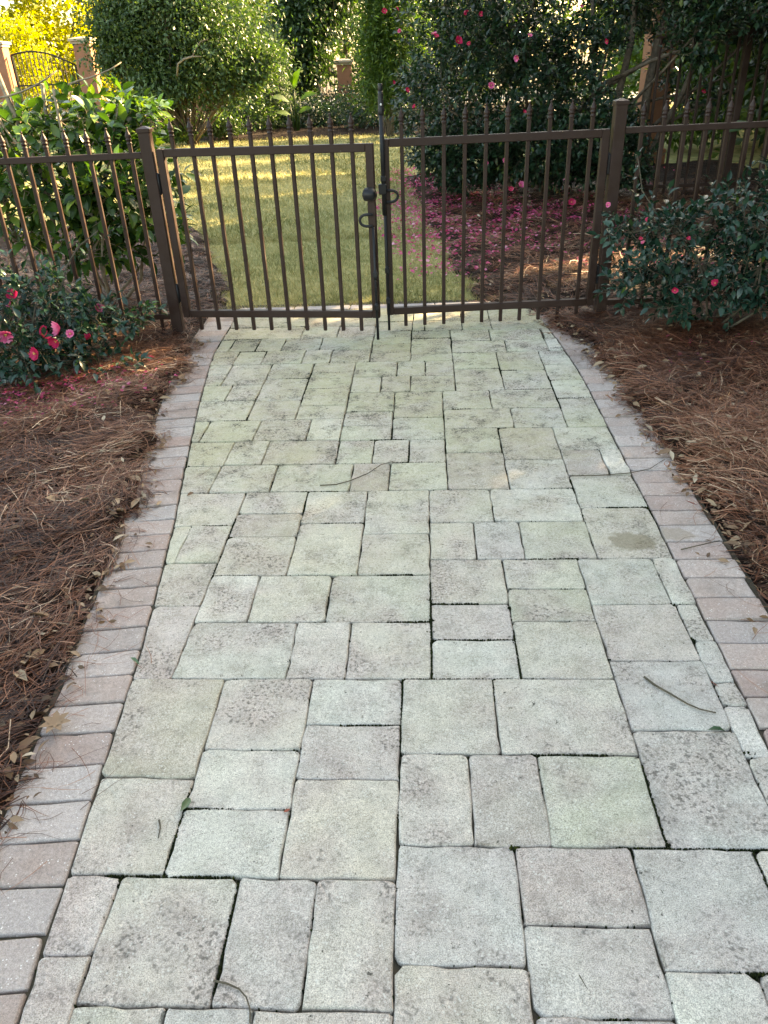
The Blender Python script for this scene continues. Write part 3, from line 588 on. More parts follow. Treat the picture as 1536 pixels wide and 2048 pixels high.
m = MB(); m.box(x - .016, x + .016, yl - .018, yl + .017, .885, .915, .004); m.build('collar', BLACK, lt)
# striker housing on the left leaf
m = MB(); m.tube([(LL - .052, -.024, .845), (LL - .046, -.045, .845), (LL - .010, -.045, .845), (LL - .002, -.036, .845)], [.020, .036, .036, .028], 14)
m.box(LL - .045, LL - .002, -.045, -.020, .812, .880, .004); m.build('striker', BLACK, GL)
# drop rods with loop handles
def droprod(g_, xl_, y, zt, zb, hx, guides):
    m = MB(); m.tube([(xl_, y, zt - .07), (xl_, y, zb)], .0085, 8); o = m.build('drop_rod', BLACK, g_)
    m = MB(); pts = []
    for k in range(9):
        a = math.pi * k / 8; pts.append((xl_ + hx * (.038 + .040 * math.sin(a)), y, zt - .032 + .032 * math.cos(a)))
    pts = [(xl_, y, zt)] + pts + [(xl_ + hx * .004, y, zt - .064)]
    m.tube(pts, .0082, 8); m.build('loop_handle', BLACK, o)
    for z in guides:
        m = MB(); m.box(xl_ - .014, xl_ + .014, min(0, y) - .011 if y < 0 else .02, -.02 if y < 0 else y + .011, z - .016, z + .016, .003)
        m.tube([(xl_, y, z - .028), (xl_, y, z + .028)], .0105, 8); m.build('guide', BLACK, o)
    m = MB(); zz = guides[0]; m.tube([(xl_ + .002, y - math.copysign(-.009, y), zz - .03), (xl_ + .002, y - math.copysign(-.009, y), zb + .11)], .0032, 6); m.build('worn_strip', STEEL, o)
droprod(GL, LL - .014, -.034, .735, .0, -1, (.395, .20))
droprod(GR, LR - .010, .036, .835, .0, -1, (.375, .185))

# ------------------------------------------------------------------ plants
def nrm(a): return a / (np.linalg.norm(a, axis=-1, keepdims=True) + 1e-9)
# leaf blades: (along, across, lift); near ones folded along the midrib, arched, pointed
T_NEAR = np.array([(0, 0, 0), (.12, 0, .01), (.36, -.5, .07), (.36, 0, .0), (.36, .5, .07), (.68, -.40, .03), (.68, 0, -.03), (.68, .40, .03), (1.0, 0, -.13)])
F_NEAR = np.array([(0, 1, 2), (0, 4, 1), (1, 3, 2), (1, 4, 3), (2, 3, 6), (2, 6, 5), (3, 4, 7), (3, 7, 6), (5, 6, 8), (6, 7, 8)])
T_FAR = np.array([(0, 0, 0), (.45, -.5, .08), (.45, .5, .08), (1, 0, -.08)]); F_FAR = np.array([(0, 3, 1), (0, 2, 3)])
def leafgeo(P, A, Nn, L, W, near):
    T, Fb = (T_NEAR, F_NEAR) if near else (T_FAR, F_FAR)
    A = nrm(A); S = nrm(np.cross(Nn, A)); Nn = np.cross(A, S)
    V = P[:, None, :] + (A * L[:, None])[:, None, :] * T[None, :, 0, None] + (S * (L * W)[:, None])[:, None, :] * T[None, :, 1, None] + (Nn * L[:, None])[:, None, :] * T[None, :, 2, None]
    k = len(T); Fs = (np.arange(len(P)) * k)[:, None, None] + Fb[None]
    return V.reshape(-1, 3), Fs.reshape(-1, 3), k
def on_twigs(B, T, Ln, nl, rng, spread=.95, droop=.1, upn=.8):
    """leaf positions and frames set spirally along twigs with base B, direction T, length Ln"""
    n = len(B); k = np.tile(np.arange(nl), n); i = np.repeat(np.arange(n), nl); t = .22 + .78 * (k + rng.uniform(-.3, .3, len(k)) + .5) / nl; t = np.minimum(t, 1.0)
    o = nrm(np.cross(T, np.array([.31, .27, .91]))); q = np.cross(T, o); an = k * 2.4 + rng.uniform(0, 6.28, n)[i] + rng.normal(0, .3, len(k))
    rad = o[i] * np.cos(an)[:, None] + q[i] * np.sin(an)[:, None]
    f = (t ** 2)[:, None]; A = nrm(T[i] * (.35 + .75 * f) + rad * spread * (1.1 - .5 * f) + np.array([0, 0, -droop]) + rng.normal(0, .14, (len(k), 3)))
    P = B[i] + T[i] * (Ln[i] * t)[:, None]
    Nn = np.array([0, 0, upn]) + rad * .25 + T[i] * .45 + rng.normal(0, .28, (len(k), 3))
    return P, A, Nn
def twig_mesh(mb, B, T, Ln, r, every=1):
    for i in range(0, len(B), every):
        b = Vector(B[i]); t = Vector(T[i]); s = t.orthogonal() * Ln[i] * .06
        mb.tube([b, b + t * Ln[i] * .5 + s, b + t * Ln[i]], [r, r * .8, r * .4], 4, False)
def stem(mb, a, b, r0, r1, bow=.12, n=6, sides=6):
    a, b = Vector(a), Vector(b); d = b - a; o = d.orthogonal().normalized(); o.rotate(Matrix.Rotation(random.uniform(0, 6.28), 3, d.normalized())); l = d.length; pts = []; rs = []
    w2 = random.uniform(-.5, .5)
    for k in range(n):
        t = k / (n - 1); pts.append(a + d * t + o * (bow * l * math.sin(math.pi * t) + w2 * bow * l * math.sin(2 * math.pi * t)) + Vector((random.gauss(0, .008), random.gauss(0, .008), 0)) * l * (0 < k < n - 1)); rs.append(r0 + (r1 - r0) * t)
    mb.tube(pts, rs, sides); return pts
CAMP = np.array([0, 0, CAM_H])
def add_leaves(root, P, A, Nn, L, W, mat, near, tone, single=0, name='foliage', label=None):
    """single: that many of the leaves best seen from the path become parts of their own; the rest is one mass"""
    n = len(P); loc = np.array(root.location); idx = np.arange(n); pick = np.zeros(n, bool)
    if single:
        d = np.linalg.norm(P - CAMP, axis=1) - L * 6 + RNG.random(n) * .25; pick[np.argsort(d)[:single]] = True
    r = ~pick; V, Fs, k = leafgeo(P[r] - loc, A[r], Nn[r], L[r], W, near); fo = link(name, npmesh(name, V, Fs, mat, near, np.repeat(tone[r], k)), root); fo['kind'] = 'stuff'
    if label: fo['label'] = label
    if single:
        lm = []
        for q in range(8):
            V, Fs, k = leafgeo(np.zeros((1, 3)), np.array([[1., 0, 0]]), np.array([[0, 0, 1.]]), np.ones(1), W * random.uniform(.9, 1.1), True)
            V = V * np.array([1, 1, random.uniform(.5, 2.0)]); lm.append(npmesh('leaf', V, Fs, mat, True, np.full(k, float(np.quantile(tone, (q + .5) / 8)))))
        for j in np.where(pick)[0]:
            a = Vector(A[j]).normalized(); s = Vector(Nn[j]).cross(a).normalized(); m3 = Matrix((a, s, a.cross(s))).transposed()
            o = link('leaf', lm[int(min(7, (tone < tone[j]).mean() * 8))], root); o.location = Vector(P[j] - loc); o.rotation_mode = 'QUATERNION'; o.rotation_quaternion = m3.to_quaternion(); o.scale = (L[j],) * 3
def flower_meshes(mat, r, npet, cup, seed):
    rng = random.Random(seed); V = []; Fs = []; rn = []
    for p in range(npet):
        a = 2 * math.pi * p / npet + rng.uniform(-.2, .2); rr = r * rng.uniform(.8, 1.1); wd = rr * rng.uniform(.75, 1.0); c, s = math.cos(a), math.sin(a); b = len(V); tw = rng.uniform(-.25, .25)
        for t in (.08, .45, .8, 1.0):
            for w_ in (-1, 0, 1):
                ww = wd * (.22, .85, .95, .45)[(.08, .45, .8, 1.0).index(t)] * .5 * w_; x = rr * t; z = rr * (cup * t * t + .16 * abs(w_) * t + tw * w_ * t * .4 + rng.uniform(-.04, .04)) + (p % 2) * r * .05
                if w_ == 0 and t == 1.0: x *= .92
                V.append((x * c - ww * s, x * s + ww * c, z)); rn.append(min(1, max(0, .25 + .5 * t + rng.gauss(0, .12))))
        for i in range(3):
            for j in range(2): q = b + i * 3 + j; Fs.append((q, q + 3, q + 4, q + 1))
    pm = npmesh('flower', V, Fs, mat, True, rn); m = MB()
    for k in range(10):
        a = rng.uniform(0, 6.28); d = rng.uniform(.05, .26) * r; h = r * rng.uniform(.30, .45); m.tube([(0, 0, 0), (d * math.cos(a) * .6, d * math.sin(a) * .6, h * .6), (d * math.cos(a), d * math.sin(a), h)], [.0009, .0008, .0016], 4)
    return pm, m.mesh('stamen', STAMEN)
FL_P = [flower_meshes(PETAL, .036, n_, c_, 5 + i) for i, (n_, c_) in enumerate(((7, .25), (8, .5), (6, .1), (9, .8)))]
FL_R = [flower_meshes(REDPET, .036, n_, c_, 15 + i) for i, (n_, c_) in enumerate(((8, .6), (9, .9), (7, .35)))]
def bloom(root, p, kind, sc_=1.0, face=None):
    pm, sm = random.choice(kind); o = link('flower', pm, root); o.location = Vector(p) - root.location
    f = Vector(face) if face is not None else (Vector((0, 0, CAM_H + .6)) - Vector(p)).normalized() + Vector((random.gauss(0, .8), random.gauss(0, .6), random.gauss(.25, .6)))
    o.rotation_mode = 'QUATERNION'; o.rotation_quaternion = f.to_track_quat('Z', 'Y'); o.scale = (sc_,) * 3; link('stamen', sm, o); return o
def lumpy(n, c, rad, rng, shell=.55, lumps=9, amp=.32, flat=0.0):
    """points in an uneven rounded mass, most of them near its surface"""
    d = nrm(rng.normal(0, 1, (n, 3))); k = nrm(rng.normal(0, 1, (lumps, 3))); h = rng.uniform(-1, 1, lumps)
    s = 1 + amp * (np.exp(4.5 * (d @ k.T - 1)) * h).sum(1); r = shell + (1 - shell) * rng.random(n) ** .6
    r = np.where(rng.random(n) < .25, rng.random(n) ** .5, r)
    return np.array(c) + d * np.array(rad) * (s * r)[:, None], d

def shrub(name, base, masses, label, cat, group, mat, leaf, wid, ntw, nl, twl, near, single=0, stems=7, stemmat=BARK, seed=1, droop=.1, r0=.014, cull=None, extra=None, tone=(.5, .22), up=.35, spread=.95, twr=.0022):
    rng = np.random.default_rng(seed); random.seed(seed); root = empty(name, base); Ps = []; Ds = []
    tot = sum(m[2] for m in masses)
    for c, rad, wgt in masses:
        p, d = lumpy(max(4, int(ntw * wgt / tot)), c, rad, rng); Ps.append(p); Ds.append(d)
    P = np.concatenate(Ps); D = np.concatenate(Ds); k = P[:, 2] > .03
    if cull is not None: k &= ~cull(P)
    P, D = P[k], D[k]; n = len(P); T = nrm(D * .8 + np.array([0, 0, up]) + rng.normal(0, .38, (n, 3))); Ln = twl * rng.uniform(.6, 1.3, n)
    B = P - T * (Ln * .5)[:, None]
    mb = MB(); b0 = Vector(base); ends = []
    cs = [m[0] for m in masses]
    for s in range(stems):
        c = masses[s % len(masses)]; e = Vector(c[0]) + Vector([random.uniform(-.55, .55) * c[1][q] for q in range(3)]); st = b0 + Vector((random.gauss(0, .05), random.gauss(0, .05), -.02))
        ends += stem(mb, st, e, r0 * random.uniform(.7, 1.2), r0 * .35, .13)[2:]
    if extra:
        for a, b, ra, rb in extra: ends += stem(mb, a, b, ra, rb, .08)[2:]
    mb.build('stem', stemmat, root, -Vector(base))
    tb = MB(); E = np.array([tuple(e) for e in ends])
    # side branches join twigs to the nearest stem
    for i in range(0, n, max(1, n // 160)):
        j = np.argmin(((E - B[i]) ** 2).sum(1)); stem(tb, E[j], B[i], r0 * .3, twr, .1, 4, 4)
    twig_mesh(tb, B, T, Ln, twr, 1 if n < 900 else 3)
    o = tb.build('twigs', stemmat, root, -Vector(base)); o['kind'] = 'stuff'
    p, A, Nn = on_twigs(B, T, Ln, nl, rng, spread, droop); L = leaf * rng.uniform(.65, 1.2, len(p))
    if cull is not None: q = ~cull(p + nrm(A) * (L * .6)[:, None]); p, A, Nn, L = p[q], A[q], Nn[q], L[q]
    q = p[:, 2] > .015; p, A, Nn, L = p[q], A[q], Nn[q], L[q]
    hgt = (p[:, 2] - p[:, 2].min()) / (np.ptp(p[:, 2]) + 1e-6)
    tn = np.clip(rng.normal(tone[0], tone[1], len(p)), 0, .93); tn = np.where(rng.random(len(p)) < .025, .99, tn)
    add_leaves(root, p, A, Nn, L, wid, mat, near, tn, single)
    tag(root, label, cat, group); return root, (p, B, T)

# --- low camellia in front of the fence, right of the gate
def cull_gate(P): return (P[:, 0] < 1.30) & (P[:, 1] < 4.98) & (P[:, 2] < .5)
bushR, (pr_, _, _) = shrub('camellia_bush', (2.02, 4.58, .02), [((2.05, 4.62, .38), (.55, .28, .20), 4.5), ((1.66, 4.66, .60), (.28, .20, .12), 1.7), ((1.60, 4.62, .30), (.22, .2, .10), 1.2), ((2.20, 4.60, .68), (.36, .30, .18), 2.6), ((2.42, 4.62, .86), (.22, .22, .16), 1.4), ((2.5, 4.6, .42), (.35, .28, .30), 2), ((2.0, 4.55, .20), (.42, .18, .10), 1.2)],
    'low dark green camellia bush with a few pink blooms against the fence', 'bush', None, L_SAS, .062, .46, 470, 8, .17, True, 300, 9, GTWIG, 3, .08, .011, cull_gate,
    [((1.72, 4.66, .55), (1.53, 4.80, .98), .005, .0025), ((1.55, 4.7, .5), (1.46, 4.78, .66), .004, .002)])
sp_B = np.array([(1.53, 4.80, .70), (1.525, 4.80, .80), (1.535, 4.80, .88), (1.50, 4.78, .62), (1.44, 4.76, .64), (2.36, 4.58, .98), (2.52, 4.6, 1.0)]); sp_T = nrm(np.array([(.2, 0, 1.), (-.1, -.1, 1), (.05, 0, 1), (-.8, -.1, .4), (-.6, -.3, .3), (-.5, 0, .9), (.1, 0, 1)])); sp_L = np.array([.13, .12, .11, .14, .12, .17, .16])
rg = np.random.default_rng(5); p, A, Nn = on_twigs(sp_B, sp_T, sp_L, 6, rg); add_leaves(bushR, p, A, Nn, .055 * rg.uniform(.7, 1.2, len(p)), .45, L_SAS, True, np.clip(rg.normal(.55, .2, len(p)), 0, .95), 0, 'upright_sprig')
for px, py, Y, k_, s_ in ((1216, 410, 4.58, FL_P, .75), (1290, 438, 4.35, FL_R, .55), (1281, 476, 4.32, FL_R, .5), (1287, 486, 4.32, FL_P, .5), (1376, 478, 4.28, FL_R, .55), (1350, 580, 4.22, FL_R, .85), (1432, 566, 4.26, FL_R, .95), (1300, 523, 4.85, FL_P, .7), (1340, 522, 4.85, FL_P, .8)):
    bloom(bushR, at(px, py, Y), k_, s_ * .6)

# --- low camellia with pink blooms in front of the fence, left
def cull_left(P): return (P[:, 1] > 4.9) | ((P[:, 0] > -1.62) & (P[:, 2] < .08) & (P[:, 1] < 4.1))
bushL, _ = shrub('camellia_bush', (-2.0, 4.32, .02), [((-2.05, 4.30, .24), (.34, .26, .20), 4), ((-1.72, 4.46, .27), (.22, .18, .11), 1.6), ((-1.86, 4.20, .14), (.28, .22, .10), 1.6), ((-1.92, 4.56, .42), (.2, .18, .12), 1.1), ((-1.52, 4.55, .24), (.20, .12, .07), .9), ((-2.25, 4.5, .46), (.25, .2, .16), 1.2), ((-1.62, 4.34, .07), (.28, .18, .05), .9)],
    'low camellia bush with many bright pink blooms spilling over the pine straw', 'bush', None, L_SAS, .060, .46, 340, 7, .16, True, 300, 8, GTWIG, 9, .08, .009, cull_left,
    [((-1.95, 4.5, .2), (-1.60, 4.78, .70), .008, .003), ((-1.95, 4.4, .12), (-1.40, 4.62, .26), .008, .003)])
rg = np.random.default_rng(8)
sp_B = np.array([(-1.74, 4.70, .50), (-1.68, 4.74, .56), (-1.62, 4.78, .62), (-1.80, 4.66, .44), (-1.58, 4.60, .22), (-1.48, 4.62, .26), (-1.42, 4.62, .27), (-1.66, 4.58, .22)]); sp_T = nrm(np.array([(.4, .2, .6), (-.5, 0, .5), (.7, .2, .5), (-.6, -.2, .5), (.8, -.1, .3), (.9, .1, .25), (.9, -.1, .05), (.3, -.4, .6)])); p, A, Nn = on_twigs(sp_B, sp_T, np.full(8, .16), 8, rg)
add_leaves(bushL, p, A, Nn, .058 * rg.uniform(.7, 1.2, len(p)), .45, L_SAS, True, np.clip(rg.normal(.55, .2, len(p)), 0, .95), 0, 'upright_sprig')
for px, py, Y, k_, s_ in ((25, 590, 4.35, FL_R, .95), (120, 655, 4.12, FL_P, 1.15), (82, 668, 4.12, FL_R, 1.05), (12, 668, 4.1, FL_P, 1.1), (195, 617, 4.48, FL_P, .75), (72, 708, 3.98, FL_R, 1.05), (113, 682, 4.1, FL_R, .85), (176, 678, 4.3, FL_R, .8), (140, 668, 4.12, FL_P, .7), (20, 610, 4.4, FL_P, .7)):
    bloom(bushL, at(px, py, Y), k_, s_)

# --- large glossy camellia behind the left fence, pruned stems rising out of it
bigL, _ = shrub('large_camellia', (-1.98, 5.75, .02), [((-2.05, 5.75, .92), (.66, .42, .36), 5), ((-1.72, 5.70, .72), (.36, .34, .30), 2.2), ((-1.75, 5.85, 1.22), (.42, .30, .17), 1.8), ((-2.55, 5.8, .9), (.45, .4, .45), 2.2), ((-1.42, 5.62, .62), (.12, .16, .2), .6), ((-1.98, 5.6, .48), (.4, .25, .14), 1)],
    'large glossy leaved camellia with pale pruned stems behind the fence', 'bush', None, L_JAP, .112, .50, 430, 7, .22, True, 300, 6, TWIG, 21, .22, .016, None,
    [((-2.3, 5.8, .3), (-2.42, 5.9, 1.58), .020, .016), ((-2.35, 5.8, .6), (-2.12, 5.85, 1.45), .017, .013), ((-2.5, 5.7, .5), (-2.62, 5.8, 1.55), .02, .015), ((-2.1, 5.8, .5), (-2.0, 5.7, 1.42), .013, .010), ((-2.2, 5.6, 1.0), (-2.36, 5.6, 1.38), .008, .007), ((-2.36, 5.6, 1.38), (-1.95, 5.7, 1.52), .007, .004), ((-2.36, 5.62, 1.38), (-2.40, 5.6, .9), .006, .007), ((-1.9, 5.7, 1.44), (-1.55, 5.75, 1.55), .006, .003)], (.52, .25), .25)
# --- tall flowering hedge camellia behind the gate on the right
def cull_hedge(P): return (P[:, 2] < .08 + .14 * np.sin(P[:, 0] * 3) ** 2) | ((P[:, 0] > 2.85 + .25 * np.sin(P[:, 2] * 4)) & (P[:, 2] < 1.5) & (P[:, 1] < 11) & (np.sin(P[:, 2] * 7 + P[:, 0] * 5) < .55))
hedge, _ = shrub('flowering_hedge', (2.1, 10.6, .02), [((1.45, 10.1, 1.1), (.95, .9, 1.0), 4), ((2.5, 10.0, 1.0), (.9, .9, .8), 3.5), ((1.9, 10.4, 2.6), (1.5, 1.2, 1.3), 5), ((3.6, 10.8, 2.4), (1.4, 1.2, 1.0), 4), ((1.2, 11.4, 2.2), (.8, 1.2, 2.0), 2.5), ((4.4, 10.6, 1.3), (.9, .9, .6), 1.6), ((2.0, 9.3, .55), (.9, .35, .3), 1.6), ((.85, 11.6, .8), (.5, .8, .8), 1), ((1.15, 9.9, .45), (.6, .5, .42), 1.6), ((2.7, 9.2, .4), (.5, .4, .34), 1), ((4.0, 9.0, 1.95), (1.1, .4, .4), 1.5), ((3.3, 8.9, 1.6), (.35, .3, .3), .4), ((4.7, 9.9, 2.1), (1.1, .8, .8), 2), ((4.9, 10.2, 1.1), (.9, .6, .5), 1)],
    'tall dense dark hedge dotted with pink camellia flowers behind the gate', 'hedge', None, L_HED, .078, .52, 7500, 9, .22, False, 0, 16, BARK, 31, .1, .032, cull_hedge,
    [((3.0, 10.3, 0), (3.15, 10.3, 2.6), .05, .03), ((3.35, 10.4, 0), (3.6, 10.4, 2.6), .06, .035), ((3.2, 10.2, 0), (3.9, 10.2, 1.7), .045, .02), ((3.45, 10.3, .7), (4.6, 10.0, 1.9), .025, .012), ((2.7, 10.2, 0), (2.6, 10.4, 2.0), .035, .02)], (.5, .24))
for px, py, Y, k_, s_ in ((768, 22, 10.3, FL_R, 1.7), (797, 15, 10.3, FL_R, 1.3), (800, 62, 10.1, FL_P, 1.2), (868, 68, 9.2, FL_P, 1.9), (872, 75, 9.1, FL_R, 1.4), (915, 83, 9.1, FL_R, 2.1), (938, 88, 9.1, FL_R, 1.1), (930, 22, 9.3, FL_R, 1.5), (960, 28, 9.3, FL_R, 1.3), (982, 170, 8.9, FL_P, 1.9), (1036, 115, 9.0, FL_P, 1.7), (1059, 72, 9.1, FL_P, 1.4), (1165, 10, 9.3, FL_P, .9), (1215, 82, 9.3, FL_R, 1.6), (1410, 180, 9.6, FL_R, 1.4), (1490, 60, 9.8, FL_R, 1.2), (1010, 320, 8.9, FL_P, 1.5), (1040, 372, 8.85, FL_P, 2.2), (1022, 378, 8.9, FL_R, 1.5), (1143, 405, 8.8, FL_R, 2.2), (974, 325, 8.9, FL_P, 1.3), (818, 178, 9.6, FL_R, 1.4), (830, 215, 9.3, FL_R, 1.2), (1048, 225, 9.0, FL_R, 1.1), (1070, 437, 8.6, FL_R, 1.4), (787, 165, 9.9, FL_R, 1.2), (1095, 300, 8.95, FL_P, 1.0)):
    bloom(hedge, at(px, py, Y), k_, s_ * .52)

# ------------------------------------------------------------------ trees
def tree(name, base, masses, label, mat, leaf, wid, nleaves, group=None, seed=1, trunk=.12, bark=BARK, tone=(.5, .25), stems=1, lean=(0, 0), cull=None, cl=.0, cat='tree', near=False, amp=.45, shell=.45, clump=3.2):
    rng = np.random.default_rng(seed); random.seed(seed); root = empty(name, base); mb = MB(); b0 = Vector(base)
    for s in range(max(stems, 1)):
        for q, (c, rad, wgt) in enumerate(masses):
            if stems == 1 and q > 0: st = b0 + Vector((0, 0, (c[2] - base[2]) * .35))
            else: st = b0 + Vector((random.gauss(0, trunk * 1.5), random.gauss(0, trunk * 1.5), 0)) * (stems > 1)
            e = Vector(c) + Vector((random.uniform(-.3, .3) * rad[0], random.uniform(-.3, .3) * rad[1], random.uniform(-.1, .4) * rad[2]))
            pts = stem(mb, st, e, trunk * (1 if q == 0 else .55), trunk * .25, .06, 7, 7)
            for z in range(4):
                e2 = Vector(c) + Vector([random.uniform(-.75, .75) * rad[k] for k in range(3)]); stem(mb, pts[random.randint(3, 5)], e2, trunk * .28, trunk * .08, .1, 5, 5)
    mb.build('trunk', bark, root, -b0)
    tot = sum(m[2] for m in masses); Ps = []; Ds = []
    for c, rad, wgt in masses:
        nc = max(6, int(nleaves * wgt / tot / 22)); cc_, d = lumpy(nc, c, rad, rng, shell, 14, amp); r = (leaf * clump) * rng.uniform(.5, 1.3, nc)
        i = np.repeat(np.arange(nc), 22); Ps.append(cc_[i] + rng.normal(0, .5, (len(i), 3)) * r[i][:, None] * np.array([1, 1, .7])); Ds.append(d[i])
    P = np.concatenate(Ps); D = np.concatenate(Ds); k = P[:, 2] > .1
    if cull is not None: k &= ~cull(P)
    P, D = P[k], D[k]; n = len(P); A = nrm(D * .6 + rng.normal(0, .7, (n, 3)) + np.array([0, 0, -.15])); Nn = np.array([0, 0, .7]) + rng.normal(0, .6, (n, 3)) + D * .3
    tn = np.clip(rng.normal(tone[0], tone[1], n), 0, 1); V, Fs, kk = leafgeo(P - np.array(base), A, Nn, leaf * rng.uniform(.6, 1.3, n), wid, near)
    f = link('crown', npmesh('crown', V, Fs, mat, False, np.repeat(tn, kk)), root); f['kind'] = 'stuff'
    return tag(root, label, cat, group)

# crown gaps cut in the added shade oaks so sun spots fall here
SX, SY, SZ = sun_dir
GAPS = [(-1.50, 4.26, .34, .20), (-1.95, 4.10, .22, .10), (-.55, 5.35, .55, .10), (.35, 5.30, .40, .10), (-1.7, 13.3, 2.0, .20), (-2.3, 9.3, 1.0, .28), (-.9, 9.1, .45, .25), (.4, 9.2, .5, .22), (1.3, 9.4, .7, .3), (1.25, 6.1, .5, .2), (1.9, 6.4, .4, .2), (-.2, 5.85, .5, .12), (.6, 6.5, .3, .10), (2.6, 6.3, .5, .2), (-2.0, 15.6, 2.0, .04), (-1.5, 18.2, 2.5, .12), (-.5, 20.0, 2, .15), (.1, 22, 2.5, .4), (-3.2, 3.9, .9, .30), (-4.2, 4.1, .9, .8), (-5.2, 4.2, .9, .6)] + [(-1.24 - .744 / .4067 * z, 4.95 - .53 / .4067 * z, .10, .05) for z in (.25, .4, .55, .7, .85, 1.0, 1.15)] + [(-1.75 - .744 / .4067 * z, 4.95 - .53 / .4067 * z, .22, .06) for z in (.3, .6, .9, 1.15)] + [(1.2, 9.9, .5, .2), (-1.6, 7.2, .3, .1), (-3.4, 11.5, 1.2, .2), (-.8, 11.2, .7, .07), (-2.0, 4.62, .25, .10), (1.7, 5.5, .3, .12)]
def cull_sun(P):
    t = P[:, 2] / SZ; qx = P[:, 0] - SX * t; qy = P[:, 1] - SY * t; k = np.zeros(len(P), bool)
    az = math.atan2(SY, SX); ca, sa = math.cos(az), math.sin(az)
    for gx, gy, a, b in GAPS:
        dx, dy = qx - gx, qy - gy; k |= (dx / (a + .12)) ** 2 + (dy / (b * 1.1 + .15)) ** 2 < 1
    return k
sp = [(6.4, 1.2), (6.6, 4.4), (6.8, 7.6), (7.2, 10.8), (7.8, 14.0), (8.6, 17.4), (9.6, 21.0), (7.0, -2.2), (9.4, 3.0), (9.8, 9.0), (10.6, 15.2), (8.4, -4.2), (9.6, 24.6), (10.2, 28.2), (12.2, 21.5)]  # oaks added mostly out of view to shade the path and lawn
for i, (x, y) in enumerate(sp):
    tree('shade_oak', (x, y, 0), [((x, y, 3.6), (2.2, 2.3, 2.5), 5), ((x - .3, y + .8, 1.5), (1.7, 1.9, 1.1), 2.2), ((x + .3, y - .6, 5.6), (1.9, 1.9, 1.6), 2.5)], 'broad evergreen oak added beyond the fence line to cast shade', L_DRK, .22, .5, 12500, 'added shade oaks on the sunny side', 50 + i, .16, BARK, (.45, .22), 1, cull=cull_sun)
# --- trees and shrubs round the lawn
tree('evergreen_tree', (-4.0, 19.6, 0), [((-4.9, 19.4, 2.2), (.75, .8, .7), 2.2), ((-4.2, 19.2, 1.5), (.7, .7, .5), 1.6), ((-3.5, 19.4, 2.2), (.65, .8, .6), 2), ((-3.2, 19.6, 1.4), (.7, .7, .45), 1.4), ((-4.1, 19.6, 3.2), (1.3, 1.2, 1.2), 3), ((-2.45, 19.6, 1.5), (.55, .5, .4), 1.0), ((-5.4, 19.3, 1.75), (.35, .4, .35), .5), ((-4.6, 18.9, 1.15), (.5, .4, .25), .5), ((-3.9, 19.0, 2.7), (.6, .6, .5), 1)], 'round many stemmed evergreen tree with a pale bare branch beyond the lawn', L_DRK, .095, .5, 60000, None, 71, .035, BARK, (.52, .26), 7, amp=1.0, shell=.25, clump=4.2)
tree('blue_green_shrub', (-2.4, 22.6, 0), [((-2.4, 22.6, 1.25), (.5, .5, .95), 3)], 'soft blue green shrub between the round evergreen and the dark tree', L_GRY, .09, .3, 7000, None, 72, .03, cat='shrub')
tree('dark_tree', (-.98, 24.5, 0), [((-1.6, 24.5, 2.4), (.6, .9, .9), 4), ((-.9, 24.8, 3.5), (1.0, 1.0, 1.1), 3), ((-1.75, 24.4, 1.35), (.4, .5, .5), 1)], 'dark tree with a thin straight trunk behind the stone capped pier', L_DRK, .14, .5, 24000, None, 73, .075, TWIG, (.30, .2))
tree('light_green_tree', (.5, 19.4, 0), [((.5, 19.4, 1.8), (.36, .55, 1.1), 4), ((.6, 19.6, 3.2), (.55, .7, 1.2), 3), ((.4, 19.3, 1.0), (.22, .35, .4), 1.2)], 'feathery light green tree next to the dark flowering hedge', L_LIT, .13, .24, 26000, None, 74, .03, BARK, (.45, .25), 4)
for i, (px, py, Y, r, m_, lab) in enumerate(((435, 252, 20.6, .42, L_DRK, 'low dark mounded shrub at the lawn edge under the round evergreen'), (345, 255, 19.6, .40, L_LIT, 'small yellowish shrub at the lawn edge near the terracotta pillar'), (490, 225, 22.0, .75, L_DRK, 'spreading shrub at the lawn edge below the blue green shrub'), (620, 222, 22.5, .62, L_HED, 'dark shrub beside the big leaved plant in the far bed'), (690, 212, 23.2, .75, L_HED, 'wide dark shrub at the foot of the stone capped pier'), (745, 225, 21.5, .65, L_HED, 'dark shrub at the foot of the feathery light green tree'), (560, 215, 23.2, .6, L_GRY, 'greyish shrub left of the big leaved plant'))):
    c = at(px, py, Y); tree('low_shrub', (c.x, Y, 0), [((c.x, Y, r * .55), (r * 1.25, r, r * .62), 3)], lab, m_, .085, .45, 3600, 'low shrubs round the far edge of the lawn', 80 + i, .02, cat='shrub')
# pale bare limb hanging in front of the evergreen, and more bare stems below its crown
m = MB(); ev = at(700, 255, 19.0)
m.tube([Vector(at(x, y, 18.3)) for x, y in ((356, 128), (368, 118), (385, 113), (402, 113))], [.018, .022, .018, .010], 6); m.tube([Vector(at(x, y, 18.3)) for x, y in ((385, 113), (392, 96), (400, 84), (416, 78))], [.016, .012, .010, .006], 6)
m.tube([Vector(at(356, 128, 18.3)), Vector(at(354, 150, 18.7)), Vector(at(362, 195, 19.3)), Vector(at(366, 250, 19.6))], [.018, .022, .026, .03], 6)
o = m.build('bare_limb', TWIG, None, (0, 0, 0)); tag(o, 'pale bare forked limb reaching out of the round evergreen tree', 'branch')
